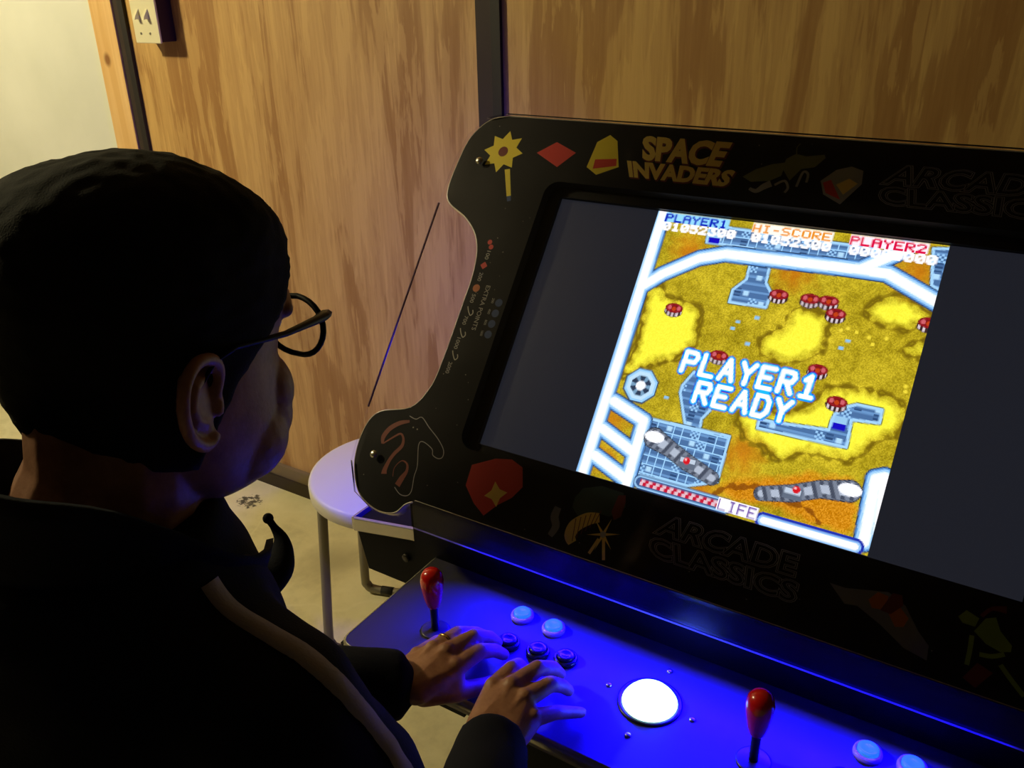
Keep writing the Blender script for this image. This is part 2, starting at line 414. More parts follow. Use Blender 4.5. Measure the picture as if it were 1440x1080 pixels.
half = [(-0.790, .620), (-.824, .611), (-.849, .580), (-.857, .535), (-.858, .487), (-.846, .463), (-.803, .440), (-.772, .408), (-.758, .360), (-.757, .285),
        (-.758, .205), (-.764, .163), (-.786, .128), (-.838, .109), (-.855, .078), (-.852, .028), (-.826, -.014), (-.785, -.031), (-.752, -.027), (-.738, -.010), (-.722, 0.0)]
half = [(p.x, p.y) for p in spline([(a, b, 0) for a, b in half], 5)]
outline = half + [(2 * CX - a, b) for a, b in half[::-1]]
def rrect(x0, x1, y0, y1, r, n=6):
    out = []
    for cx, cy, a0 in ((x1 - r, y1 - r, 0), (x0 + r, y1 - r, 90), (x0 + r, y0 + r, 180), (x1 - r, y0 + r, 270)):
        for k in range(n + 1):
            a = math.radians(a0 + 90 * k / n); out.append((cx + r * math.cos(a), cy + r * math.sin(a)))
    return out
window = rrect(-0.684, 0.060, 0.094, 0.519, 0.022)
bez = mk('bezel', plate2d([outline, window], -0.018, 0.0), M['bezel'], cab)
bez['label'] = 'black printed bezel with scalloped outline'
# bright moulding round the bezel edge
ring = [BZ(a, b, -0.009) for a, b in outline]
def band(pts2, w0, w1, t):
    V, F = [], []; n = len(pts2)
    for i, (a, b) in enumerate(pts2):
        p, q = Vector(pts2[i - 1]), Vector(pts2[(i + 1) % n]); d = (q - p).normalized(); nn = Vector((d.y, -d.x))
        if nn.dot(Vector((a - CX, b - 0.29))) < 0 and False: nn = -nn
        nn = -nn if SGN < 0 else nn
        for off, ww in ((0, w1), (t, w1 - t * 0.6), (t, w0 + t * 0.6), (0, w0)): V.append(BZ(a + nn.x * off, b + nn.y * off, ww))
    for i in range(n):
        j = (i + 1) % n
        for k in range(4): F.append((i * 4 + k, j * 4 + k, j * 4 + (k + 1) % 4, i * 4 + (k + 1) % 4))
    return V, F
area = sum(outline[i][0] * outline[(i + 1) % len(outline)][1] - outline[(i + 1) % len(outline)][0] * outline[i][1] for i in range(len(outline)))
SGN = 1 if area > 0 else -1
mk('edge_moulding', band(outline, -0.018, 0.0005, 0.0022), M['chrome_dull'], bez, True)

# monitor behind the window
SX0, SX1, SV0, SV1 = -0.665, 0.041, 0.107, 0.503
mon = mk('monitor', join(plate2d([rrect(-0.72, 0.096, 0.06, 0.555, 0.01), [(SX0, SV0), (SX1, SV0), (SX1, SV1), (SX0, SV1)]], -0.024, -0.0185),
                         plate2d([rrect(-0.70, 0.076, 0.08, 0.535, 0.01)], -0.07, -0.030)), M['frame'], cab)
mk('screen_panel', plate2d([[(SX0, SV0), (SX1, SV0), (SX1, SV1), (SX0, SV1)]], -0.030, -0.026), M['lcd'], mon)

# ---- game picture, drawn cell by cell
A = {"liz_out":[[-0.7821,0.116],[-0.7693,0.114],[-0.7597,0.1191],[-0.7415,0.1075],[-0.7199,0.0948],[-0.7051,0.0821],[-0.7025,0.0718],[-0.7088,0.0675],[-0.7197,0.0701],[-0.7247,0.0784],[-0.7438,0.0847],[-0.7492,0.0777],[-0.7394,0.0484],[-0.7386,0.0321],[-0.7348,0.0112],[-0.7394,0.0023],[-0.7521,0.0009],[-0.7654,0.0082]],"liz_red1":[[-0.7788,0.1083],[-0.7949,0.1016],[-0.8088,0.0896],[-0.8155,0.0751],[-0.8129,0.0643]],"liz_red2":[[-0.812,0.0645],[-0.796,0.0799],[-0.7867,0.0865],[-0.7789,0.08],[-0.7776,0.069],[-0.7857,0.0557],[-0.7906,0.0432],[-0.7929,0.0285],[-0.7918,0.0218]],"liz_red3":[[-0.7748,0.0222],[-0.7771,0.0356],[-0.7689,0.0483],[-0.7579,0.0463],[-0.7543,0.0361],[-0.7585,0.0239],[-0.7619,0.0119]],"ghost":[[-0.651,0.0733],[-0.6168,0.0916],[-0.5919,0.0969],[-0.5719,0.0904],[-0.5624,0.0646],[-0.5731,0.0462],[-0.5908,0.0308],[-0.6069,0.0107],[-0.6282,0.0227],[-0.6499,0.0429]],"star8":[[-0.7795,0.5569]],"starlegs":[[-0.7658,0.5293],[-0.7413,0.4871]],"inv":[[-0.7192,0.5622],[-0.6906,0.5828],[-0.6525,0.568],[-0.6762,0.542]],"gho2":[[-0.627,0.5467],[-0.6231,0.5883],[-0.6058,0.6014],[-0.5912,0.5928],[-0.5757,0.5516],[-0.6075,0.5359]],"gho3":[[-0.2866,0.5594],[-0.2708,0.5767],[-0.2534,0.5831],[-0.2377,0.5787],[-0.2352,0.56],[-0.2545,0.5295],[-0.2786,0.541]],"moth_wing":[[-0.3901,0.5549],[-0.375,0.5677],[-0.3547,0.5772],[-0.3376,0.5813],[-0.339,0.5613],[-0.3524,0.5525],[-0.3767,0.5487]],"moth_head":[[-0.3394,0.5712],[-0.3389,0.5861],[-0.3278,0.5946],[-0.3138,0.5921],[-0.2909,0.5966],[-0.2886,0.5919],[-0.299,0.5776],[-0.3155,0.5735],[-0.3261,0.5553]],"moth_tail":[[-0.3762,0.5388],[-0.3662,0.5361],[-0.3578,0.5433],[-0.3492,0.5491]],"moth_leg":[[-0.3441,0.5472],[-0.3326,0.5546],[-0.3257,0.5455],[-0.3281,0.5379]],"moth_leg2":[[-0.3152,0.5478],[-0.312,0.569],[-0.305,0.5672],[-0.304,0.5551]],"worm_body":[[-0.483,0.0717],[-0.4757,0.087],[-0.4508,0.0973],[-0.4193,0.0963],[-0.4104,0.0795],[-0.4284,0.0614],[-0.4526,0.0608],[-0.4699,0.0492],[-0.4821,0.0588]],"worm_yel":[[-0.4405,0.0562],[-0.456,0.05],[-0.4706,0.0359],[-0.473,0.0221],[-0.4667,0.0143]],"worm_red":[[-0.4246,0.0915],[-0.4152,0.0942],[-0.4124,0.0853],[-0.4128,0.066],[-0.4207,0.0588],[-0.4272,0.0682]],"worm_star":[[-0.4289,0.0371]],"worm_tail":[[-0.5019,0.0531],[-0.5027,0.0396],[-0.4968,0.0281],[-0.5008,0.0137]],"man_wing":[[-0.1477,0.065],[-0.1299,0.0647],[-0.107,0.0698],[-0.0856,0.0745],[-0.0658,0.0656],[-0.0477,0.0435],[-0.0343,0.0319],[-0.0328,0.0162],[-0.0575,0.0212],[-0.0855,0.0373],[-0.1134,0.0494],[-0.1267,0.0473]],"man_o1":[[-0.1035,0.06],[-0.096,0.0711],[-0.0846,0.0701],[-0.0852,0.0542],[-0.0981,0.0522]],"man_o2":[[-0.08,0.0512],[-0.0719,0.0635],[-0.0597,0.0534],[-0.0626,0.0429],[-0.0707,0.0401]],"man_red":[[-0.0893,0.0528],[-0.0812,0.0748],[-0.0715,0.0756],[-0.0679,0.0649],[-0.078,0.0519]],"fr_head":[[-0.014,0.0716],[-0.0077,0.0807],[0.0056,0.0761],[0.0036,0.0662],[-0.0087,0.0665]],"fr_body":[[0.0036,0.0616],[0.0112,0.078],[0.0203,0.0823],[0.027,0.0699],[0.0401,0.0588],[0.0405,0.0522],[0.0314,0.0489],[0.0167,0.0526]],"fr_leg1":[[0.0027,0.0567],[0.004,0.0412],[0.0044,0.0254]],"fr_leg2":[[0.0355,0.0481],[0.0249,0.042],[0.0134,0.0401]],"fr_leg3":[[0.0341,0.0364],[0.0461,0.0254],[0.0606,0.0133]],"fr_arm":[[0.007,0.0789],[0.0148,0.0896],[0.0281,0.093]],"fr_red":[[0.0034,0.0115],[0.0133,0.031],[0.0294,0.0258],[0.0169,0.0054]]}
G = {"P1":[[0.055,0.295],[0.098,0.279],[0.128,0.311],[0.227,0.327],[0.277,0.339],[0.292,0.472],[0.239,0.534],[0.134,0.581],[0.091,0.616],[0.056,0.636],[0.073,0.501]],"P2":[[0.588,0.286],[0.619,0.272],[0.656,0.28],[0.704,0.29],[0.717,0.402],[0.667,0.448],[0.583,0.477],[0.517,0.454],[0.499,0.413],[0.531,0.376],[0.571,0.351],[0.567,0.314]],"P3":[[0.799,0.249],[0.828,0.215],[0.884,0.182],[0.926,0.181],[0.988,0.223],[1.01,0.231],[0.997,0.262],[0.943,0.295],[0.882,0.3],[0.824,0.281]],"P4":[[0.942,0.353],[0.972,0.33],[1.012,0.305],[1.018,0.384],[0.992,0.372],[0.957,0.373]],"P5":[[0.754,0.52],[0.858,0.501],[0.943,0.508],[0.995,0.53],[1.01,0.571],[0.994,0.631],[0.93,0.663],[0.927,0.692],[0.876,0.738],[0.78,0.74],[0.737,0.745],[0.671,0.791],[0.632,0.777],[0.61,0.759],[0.54,0.741],[0.51,0.699],[0.506,0.664],[0.558,0.64],[0.649,0.631],[0.707,0.595],[0.742,0.558]],"OR":[[0.489,0.932],[0.531,0.874],[0.701,0.818],[0.76,0.791],[0.906,0.775],[0.952,0.873],[0.964,0.961],[0.809,0.969],[0.681,0.949],[0.582,0.965]],"OR2":[[0.503,0.94],[0.542,0.909],[0.63,0.888],[0.724,0.903],[0.793,0.912],[0.844,0.942]],"R1":[[0.01,-0.002],[0.031,0.279],[0.026,1.0]],"R2":[[0.034,0.289],[0.091,0.236],[0.208,0.158],[0.298,0.129],[0.749,0.118],[0.842,0.119],[1.017,0.195]],"R3":[[0.759,0.114],[0.852,0.048],[0.874,0.027]],"R4":[[0.059,0.727],[0.189,0.769],[0.196,0.993]],"R5":[[0.049,0.831],[0.186,0.883]],"R6":[[0.051,0.929],[0.184,0.977]],"R7":[[0.99,0.759],[0.967,0.77],[0.98,0.962]],"R8":[[0.67,0.969],[0.955,0.964]],"R9":[[0.99,0.759],[1.02,0.961]],"S1":[[0.216,0.096],[0.213,0.043],[0.255,0.031],[0.556,0.039],[0.695,0.039],[0.785,0.04],[0.775,0.09],[0.743,0.094]],"S1b":[[0.955,0.016],[1.004,0.01],[1.006,0.15],[0.978,0.137]],"S2":[[0.393,0.151],[0.462,0.154],[0.466,0.211],[0.494,0.245],[0.49,0.296],[0.361,0.299],[0.36,0.254],[0.397,0.209]],"S3":[[0.313,0.563],[0.286,0.62],[0.287,0.645],[0.342,0.758],[0.391,0.752],[0.386,0.716],[0.406,0.681],[0.393,0.615]],"S4":[[0.211,0.757],[0.495,0.751],[0.499,0.906],[0.395,0.948],[0.221,0.949]],"S5":[[0.574,0.673],[0.576,0.702],[0.86,0.697],[0.853,0.608],[0.935,0.6],[0.933,0.558],[0.856,0.558],[0.804,0.585],[0.797,0.621],[0.795,0.656],[0.637,0.67]],"OCT":[[0.139,0.651]],"OCTr":[[0.073,0.665],[0.125,0.606]],"PODS":[[0.521,0.247],[0.626,0.245],[0.686,0.242],[0.719,0.281],[0.173,0.357],[0.381,0.493],[0.712,0.475],[0.796,0.565],[0.999,0.262]],"W1":[[0.245,0.818],[0.31,0.84],[0.383,0.87],[0.479,0.899]],"W2":[[0.646,0.904],[0.74,0.878],[0.818,0.843],[0.904,0.826]],"EYES":[[0.379,0.865],[0.749,0.864]],"T1":[[0.036,0.009],[0.047,0.042],[0.275,0.001],[0.315,0.037],[0.055,0.069]],"T2":[[0.359,0.011],[0.642,0.008],[0.373,0.058]],"T3":[[0.693,0.008],[0.942,0.006],[0.704,0.051],[0.975,0.038]],"BIG1":[[0.251,0.486],[0.259,0.575],[0.738,0.493],[0.752,0.573]],"BIG2":[[0.329,0.592],[0.333,0.666],[0.692,0.58],[0.685,0.659]],"LIFE":[[0.515,0.958],[0.521,1.0],[0.647,0.947],[0.649,0.987]],"BAR":[[0.243,0.974],[0.507,0.972]],"FLK":[[0.4,0.388],[0.411,0.363],[0.471,0.337],[0.465,0.432],[0.763,0.388],[0.778,0.361],[0.243,0.671]],"DOT":[[0.749,0.33],[0.768,0.321],[0.797,0.328],[0.838,0.338],[0.89,0.332],[0.981,0.471],[0.984,0.487],[0.854,0.358]],"WIN":[[0.241,0.082],[0.822,0.635]]}
RW = 264; SS = 2; NW = RW * SS
def draw_game():
    rng = np.random.RandomState(3)
    yy, xx = np.mgrid[0:NW, 0:NW]; X = (xx + 0.5) / NW; Y = (yy + 0.5) / NW
    def soft(n):
        g = rng.rand(n + 1, n + 1); u = X * n; v = Y * n; i = u.astype(int); j = v.astype(int); fu = u - i; fv = v - j
        return g[j, i] * (1 - fu) * (1 - fv) + g[j, i + 1] * fu * (1 - fv) + g[j + 1, i] * (1 - fu) * fv + g[j + 1, i + 1] * fu * fv
    speck = np.kron(rng.rand(RW, RW), np.ones((SS, SS))); lump = soft(14); mid = soft(60)
    C = np.zeros((NW, NW, 3)); C[:] = (182, 162, 30)
    C += ((speck - 0.5) * 44 + (lump - 0.5) * 40 + (mid - 0.5) * 34)[..., None] * np.array([1, 0.95, 0.4])
    def dseg(p, q, sx=1.0):
        px, py = p; qx, qy = q; dx, dy = qx - px, qy - py; L = dx * dx + dy * dy + 1e-12
        t = np.clip(((X - px) * dx + (Y - py) * dy) / L, 0, 1); return np.hypot(X - px - t * dx, Y - py - t * dy)
    def dline(P):
        d = dseg(P[0], P[1])
        for a, b in zip(P[1:-1], P[2:]): d = np.minimum(d, dseg(a, b))
        return d
    def inside(P):
        m = np.zeros(X.shape, bool); n = len(P)
        for i in range(n):
            (x1, y1), (x2, y2) = P[i], P[(i + 1) % n]
            if y1 == y2: continue
            c = ((y1 > Y) != (y2 > Y)) & (X < (x2 - x1) * (Y - y1) / (y2 - y1) + x1); m ^= c
        return m
    def put(mask, col, a=1.0): C[mask] = C[mask] * (1 - a) + np.array(col, float) * a
    wob = (mid - 0.5) * 0.022
    def orange(cx, cy, r, a=0.7):
        k = np.clip(1 - (np.hypot(X - cx, Y - cy) + wob * 2) / r, 0, 1)[..., None] * a; C[:] = C * (1 - k) + np.array([206, 112, 14]) * k
    for o in ((.16, .13, .09), (.93, .10, .11), (.55, .16, .10), (.07, .80, .08), (.08, .93, .08), (.55, .80, .1), (.45, .95, .10)): orange(*o)
    for k in ('P1', 'P2', 'P3', 'P4', 'P5'):
        P = [tuple(p) for p in G[k]]; ins = inside(P); d = dline(P + [P[0]]) + wob; sd = np.where(ins, d, -d)
        put((sd > -0.010) & (sd < 0.006), (128, 108, 14), 0.65)
        a = np.clip((sd - 0.004) / 0.03, 0, 1)[..., None]; C[:] = C * (1 - a) + (np.array([252, 246, 62]) + ((speck - 0.5) * 16)[..., None]) * a
        put((sd > -0.004) & (sd < 0.0025), (104, 84, 10), 0.6)
    P = [tuple(p) for p in G['OR']]; sd = np.where(inside(P), dline(P + [P[0]]), -1) + wob
    a = np.clip(sd / 0.03, 0, 1)[..., None]; C[:] = C * (1 - a * 0.85) + (np.array([212, 132, 18]) + ((speck - .5) * 40)[..., None]) * a * 0.85
    d = dline([tuple(p) for p in G['OR2']]) + wob; put(d < 0.008, (120, 62, 8), 0.7)
    # blue steel buildings
    cell = 1.0 / 33
    for k in ('S1', 'S1b', 'S2', 'S3', 'S4', 'S5'):
        P = [tuple(p) for p in G[k]]; ins = inside(P); d = dline(P + [P[0]])
        put(ins, (74, 112, 160)); put(ins & (((Y * 110).astype(int) % 3) == 0), (104, 150, 200))
        i, j = (X / cell).astype(int), (Y / cell).astype(int); h = ((i * 7 + j * 13 + i * j * 5) % 7); fx, fy = X / cell % 1, Y / cell % 1
        put(ins & (h == 1) & (fx > .2) & (fx < .8) & (fy > .25) & (fy < .8), (176, 220, 250))
        put(ins & (h == 3) & (fx > .15) & (fx < .9) & ((fy * 5).astype(int) % 2 == 0), (44, 76, 120))
        put(ins & (h == 5) & (((fx * 4).astype(int) + (fy * 4).astype(int)) % 2 == 0), (150, 200, 240))
        if k in ('S1', 'S4'): put(ins & ((fy < .12) | ((fx < .10) & (h % 2 == 0))), (160, 212, 250))
        put(d < 0.0045, (164, 214, 252)); put((d > 0.0045) & (d < 0.008) & ~ins, (52, 70, 90), 0.6)
    for x, y in G['WIN']: put((abs(X - x) < .02) & (abs(Y - y) < .014), (20, 10, 190)); put((abs(X - x) < .02) & (Y < y - .006) & (Y > y - .028), (150, 200, 235))
    # roads
    roads = [[tuple(p) for p in G[k]] for k in ('R1', 'R2', 'R3', 'R4', 'R5', 'R6', 'R7', 'R9')]; roads[0] = [(.020, -.02), (.026, .5), (.026, 1.02)]; roads[1][-1] = (1.03, .2)
    D = np.minimum.reduce([dline(P) for P in roads])
    put(D < 0.033, (40, 62, 96)); put(D < 0.029, (92, 150, 214)); put(D < 0.024, (160, 210, 250)); put(D < 0.017, (235, 250, 255)); put(D < 0.012, (255, 255, 255))
    d = dline([(.675, .984), (.96, .984)]); put(d < .026, (30, 50, 170)); put(d < .017, (150, 200, 255)); put(d < .010, (255, 255, 255))
    # octagon pad
    ox, oy = G['OCT'][0]; r = np.maximum(np.maximum(abs(X - ox), abs(Y - oy)), (abs(X - ox) + abs(Y - oy)) * 0.72) / 0.058
    put(r < 1.08, (50, 70, 100)); put(r < 1, (150, 206, 246)); put(r < .86, (190, 226, 250)); put(r < .62, (44, 60, 84))
    ang = np.arctan2(Y - oy, X - ox); put((r < .62) & (np.cos(ang * 6) > .3) & (r > .3), (120, 160, 190)); put(r < .3, (245, 250, 255))
    for x, y in G['FLK']: put((abs(X - x) < .008) & (abs(Y - y) < .005), (140, 196, 232))
    for x, y in G['DOT']: put(np.hypot(X - x, Y - y) < .006, (240, 220, 60))
    # red pods with a pale skirt
    for x, y in G['PODS']:
        e2 = ((X - x) / .031) ** 2 + ((Y - y - .010) / .019) ** 2; put(e2 < 1.2, (60, 40, 40)); put((e2 < 1) & ((X * 130).astype(int) % 2 == 0), (214, 200, 205))
        e = ((X - x) / .033) ** 2 + ((Y - y + .003) / .018) ** 2; put(e < 1, (122, 14, 22)); put((e < .75) & (e > .4), (150, 26, 36))
        put(((abs(X - x) - .017) / .007) ** 2 + ((Y - y + .004) / .008) ** 2 < 1, (206, 96, 104)); put(((X - x) / .008) ** 2 + ((Y - y) / .008) ** 2 < 1, (190, 64, 20))
    # grey armoured flyers
    for k, rad in (('W1', (.034, .026, .026, .022)), ('W2', (.022, .026, .026, .032))):
        P = [tuple(p_) for p_ in G[k]]; d = np.full(X.shape, 9.0)
        for (p0, r0), (p1, r1) in zip(list(zip(P, rad))[:-1], list(zip(P, rad))[1:]):
            dx, dy = p1[0] - p0[0], p1[1] - p0[1]; t = np.clip(((X - p0[0]) * dx + (Y - p0[1]) * dy) / (dx * dx + dy * dy), 0, 1)
            d = np.minimum(d, np.hypot(X - p0[0] - t * dx, Y - p0[1] - t * dy) / (r0 + (r1 - r0) * t))
        along = (X * .9 - Y * .45) if k == 'W2' else (X * .9 + Y * .45)
        put(d < 1.12, (40, 44, 54)); put(d < 1, (120, 130, 146)); put((d < .95) & ((along * 78).astype(int) % 2 == 0), (70, 78, 94)); put((d < .5) & ((along * 39).astype(int) % 2 == 0), (176, 188, 204))
        x, y = G[k][0] if k == 'W1' else G[k][3]; put(((X - x) / .036) ** 2 + ((Y - y + .004) / .020) ** 2 < 1, (246, 250, 255))
        x, y = G[k][2] if k == 'W1' else G[k][1]; put((abs(X - x) < .030) & (abs(Y - y) < .020), (96, 108, 126)); put((abs(X - x) < .026) & (abs(Y - y + .006) < .008), (190, 206, 222))
    for x, y in G['EYES']: put(np.hypot(X - x, Y - y) < .012, (214, 24, 36)); put(np.hypot(X - x + .004, Y - y + .004) < .004, (255, 190, 190))
    # life bar
    (bx0, by), (bx1, _) = G['BAR']; d = dseg((bx0, .974), (bx1 + .04, .974)); put(d < .026, (40, 66, 110)); put(d < .022, (150, 200, 240)); put(d < .016, (60, 90, 140))
    m = (X > bx0) & (X < bx1 + .03) & (abs(Y - .974) < .010); put(m, (226, 190, 200)); put(m & ((((X + (Y > .974) * .0065) * 77).astype(int) % 2) == 0), (196, 24, 56))
    # small lettering, 5x7 dots
    F5 = {'P': '1E11111E101010', 'L': '1010101010101F', 'A': '0E11111F111111', 'Y': '11110A04040404', 'E': '1F10101E10101F', 'R': '1E11111E141211', '1': '040C040404040E', '2': '0E11010204081F',
          'H': '1111111F111111', 'I': '0E04040404040E', '-': '0000000E000000', 'S': '0F10100E01011E', 'C': '0E11101010110E', 'O': '0E11111111110E', '0': '0E11131519110E', '5': '1F101E0101110E',
          '3': '1F02040201110E', 'F': '1F10101E101010'}
    def small(txt, x0, y0, cw, ch, col, back=None, grow=0.0):
        for n, c in enumerate(txt):
            if back is not None: put((X > x0 + n * cw - .003) & (X < x0 + (n + 1) * cw) & (Y > y0 - .004) & (Y < y0 + ch + .002), back)
        for n, c in enumerate(txt):
            if c == ' ': continue
            rows = [int(F5[c][2 * r:2 * r + 2], 16) for r in range(7)]; px, py = cw * .82 / 5, ch / 7
            for r in range(7):
                for b in range(5):
                    if rows[r] >> (4 - b) & 1: put((X >= x0 + n * cw + b * px - grow) & (X < x0 + n * cw + (b + 1) * px + grow) & (Y >= y0 + r * py - grow) & (Y < y0 + (r + 1) * py + grow), col)
    small('PLAYER1', .036, .006, .0345, .030, (10, 44, 190), (150, 220, 255), .0012); small('01052300', .036, .040, .0350, .029, (255, 255, 250), None, .0022)
    small('HI-SCORE', .366, .006, .0345, .030, (238, 150, 40), (255, 250, 236), .0008); small('01052300', .372, .040, .0345, .029, (255, 255, 250), None, .0022)
    small('PLAYER2', .700, .006, .0345, .030, (222, 10, 70), (255, 240, 246), .0012); small('00000000', .704, .040, .0345, .029, (255, 255, 255), None, .0022)
    small('LIFE', .522, .955, .0330, .036, (120, 90, 170), (250, 250, 255))
    # big announcement, slanted strokes
    LT = {'P': [[(0, 0), (0, 1)], [(0, 0), (.75, .02), (.9, .22), (.75, .48), (0, .5)]], 'L': [[(0, 0), (0, 1), (.85, 1)]], 'A': [[(0, 1), (.45, 0), (.9, 1)], [(.2, .66), (.7, .66)]],
          'Y': [[(0, 0), (.45, .5), (.9, 0)], [(.45, .5), (.45, 1)]], 'E': [[(.85, 0), (0, 0), (0, 1), (.85, 1)], [(0, .48), (.65, .48)]],
          'R': [[(0, 0), (0, 1)], [(0, 0), (.75, .02), (.88, .24), (.72, .48), (0, .5)], [(.4, .5), (.85, 1)]], '1': [[(.2, .22), (.5, 0), (.5, 1)], [(.15, 1), (.85, 1)]],
          'D': [[(0, 0), (0, 1), (.6, 1), (.88, .75), (.88, .25), (.6, 0), (0, 0)]]}
    DD = np.full(X.shape, 9.0)
    for txt, x0, x1, y0, y1 in (('PLAYER1', .268, .742, .498, .568), ('READY', .342, .684, .594, .662)):
        cw = (x1 - x0) / len(txt)
        for n, c in enumerate(txt):
            for L in LT[c]:
                DD = np.minimum(DD, dline([(x0 + n * cw + a * cw * .72 - (b - .5) * 0.004, y0 + b * (y1 - y0)) for a, b in L]))
    put(DD < .0150, (36, 40, 226)); put(DD < .0125, (30, 190, 255)); put(DD < .0078, (255, 255, 255))
    C = np.clip(C, 0, 255) / 255.0
    C = np.where(C <= 0.04045, C / 12.92, ((C + 0.055) / 1.055) ** 2.4)
    C = C.reshape(RW, SS, RW, SS, 3).mean((1, 3))
    return C
cells = draw_game()
GX0, GX1, GV0, GV1 = -0.505, -0.119, 0.1085, 0.5025
iy, ix = np.mgrid[0:RW + 1, 0:RW + 1]
vx = GX0 + (GX1 - GX0) * ix / RW; vv = GV1 - (GV1 - GV0) * iy / RW
co = np.stack([vx, BO.y + BU.y * vv + BN.y * -0.0257, BO.z + BU.z * vv + BN.z * -0.0257], -1).reshape(-1, 3)
jy, jx = np.mgrid[0:RW, 0:RW]; a = (jy * (RW + 1) + jx).ravel(); quads = np.stack([a, a + RW + 1, a + RW + 2, a + 1], -1)
me = bpy.data.meshes.new('game_picture'); me.vertices.add(len(co)); me.vertices.foreach_set('co', co.ravel())
me.loops.add(quads.size); me.loops.foreach_set('vertex_index', quads.ravel().astype(np.int32))
me.polygons.add(len(quads)); me.polygons.foreach_set('loop_start', np.arange(0, quads.size, 4, dtype=np.int32)); me.update(calc_edges=True)
ca = me.color_attributes.new('picture', 'FLOAT_COLOR', 'CORNER')
rgba = np.ones((RW * RW, 4, 4), np.float32); rgba[:, :, :3] = cells.reshape(-1, 1, 3); ca.data.foreach_set('color', rgba.ravel())
pm = mat('screen_pixels', (0.01, 0.01, 0.01), 0.4); N = NT(pm); at = N.add('ShaderNodeVertexColor', layer_name='picture')
N.link(at.outputs[0], N.b.inputs['Emission Color']); N.b.inputs['Emission Strength'].default_value = 1.12
gp = link('game_picture', me, pm, mon); gp['label'] = 'bright game picture of yellow ground, roads and PLAYER1 READY'

# ---- bezel printing: thin ink pieces lying on the panel
INK = 0.0003
def ink(name, loops, m, level=1, label=None):
    o = mk(name, plate2d(loops, 0.00002 + (level - 1) * INK, level * INK), m, bez)
    if label: o['label'] = label
    return o
def stroke2d(P, wd):
    P = [Vector(p) for p in P]; L, R = [], []
    for i, p in enumerate(P):
        d = (P[min(i + 1, len(P) - 1)] - P[max(i - 1, 0)]).normalized(); nn = Vector((-d.y, d.x)); h = (wd[i] if isinstance(wd, (list, tuple)) else wd) / 2
        L.append(tuple(p + nn * h)); R.append(tuple(p - nn * h))
    return L + R[::-1]
def ink_strokes(name, paths, wd, m, level=1, smooth=True):
    parts = []
    for P in paths:
        Q = [(q.x, q.y) for q in spline([(a, b, 0) for a, b in P], 5)] if smooth and len(P) > 2 else [tuple(p) for p in P]
        n = len(Q); V, F = [], []
        for i in range(n):
            d = (Vector(Q[min(i + 1, n - 1)]) - Vector(Q[max(i - 1, 0)])).normalized(); nn = Vector((-d.y, d.x))
            k = i / max(1, n - 1) * (len(P) - 1); h = (wd[int(k)] + (wd[min(int(k) + 1, len(wd) - 1)] - wd[int(k)]) * (k - int(k)) if isinstance(wd, (list, tuple)) else wd) / 2
            for s in (1, -1): V.append(BZ(Q[i][0] + nn.x * h * s, Q[i][1] + nn.y * h * s, level * INK))
        F = [(2 * i, 2 * i + 1, 2 * i + 3, 2 * i + 2) for i in range(n - 1)]; parts.append((V, F))
    return mk(name, join(*parts), m, bez)

def text_mesh(txt, offset=0.0, space=1.0):
    c = bpy.data.curves.new('t', 'FONT'); c.body = txt; c.size = 1.0; c.offset = offset; c.space_character = space; c.resolution_u = 3; c.fill_mode = 'FRONT'
    o = bpy.data.objects.new('t', c); COL.objects.link(o); dg = bpy.context.evaluated_depsgraph_get(); dg.update()
    me = bpy.data.meshes.new_from_object(o.evaluated_get(dg)); bpy.data.objects.remove(o)
    V = [(v.co.x, v.co.y) for v in me.vertices]; F = [tuple(p.vertices) for p in me.polygons]; bpy.data.meshes.remove(me); return V, F
def text_box(txt):
    V, _ = text_mesh(txt); xs = [p[0] for p in V]; ys = [p[1] for p in V]; return min(xs), max(xs), min(ys), max(ys)
def lettering(name, txt, quad, m, offset=0.0, level=1, label=None, space=1.0):
    """quad: top-left, bottom-left, top-right, bottom-right in panel coordinates"""
    V, _ = text_mesh(txt, 0.0, space); x0, x1 = min(p[0] for p in V), max(p[0] for p in V); y0, y1 = min(p[1] for p in V), max(p[1] for p in V)
    V, F = text_mesh(txt, offset, space); TL, BL, TR, BR = [Vector(q) for q in quad]; out = []
    for x, y in V:
        s = (x - x0) / (x1 - x0); t = (y - y0) / (y1 - y0); p = (BL * (1 - s) + BR * s) * (1 - t) + (TL * (1 - s) + TR * s) * t
        out.append(BZ(p.x, p.y, level * INK))
    o = mk(name, (out, F), m, bez)
    if label: o['label'] = label
    return o
q1 = ((-.5509, .602), (-.541, .568), (-.4203, .602), (-.4275, .568)); q2 = ((-.5634, .5615), (-.553, .539), (-.4026, .5615), (-.4095, .539))
for txt, q in (('SPACE', q1), ('INVADERS', q2)):
    sh = [(a + .0018, b - .0014) for a, b in q]
    lettering('letter_shadow', txt, sh, M['p_dred'], 0.075, 1); lettering('lettering', txt, q, M['p_gold'], 0.052, 2, 'bold gold lettering ' + txt)
def outline_words(words):
    for txt, q in words:
        lettering('letter_outline', txt, q, M['p_line'], 0.070, 1, 'thin grey outlined lettering ' + txt); lettering('letter_fill', txt, q, M['p_black'], 0.050, 2)
        lettering('letter_inline', txt, q, M['p_line'], 0.022, 3); lettering('letter_core', txt, q, M['p_black'], 0.004, 4)
outline_words([('ARCADE', ((-.200, .589), (-.2095, .564), (-.025, .589), (-.028, .564))), ('CLASSICS', ((-.2118, .5585), (-.206, .5365), (-.018, .5585), (-.018, .5365))),
               ('ARCADE', ((-.3540, .084), (-.3615, .060), (-.1890, .084), (-.1880, .060))), ('CLASSICS', ((-.368, .053), (-.358, .031), (-.1805, .053), (-.180, .031)))])
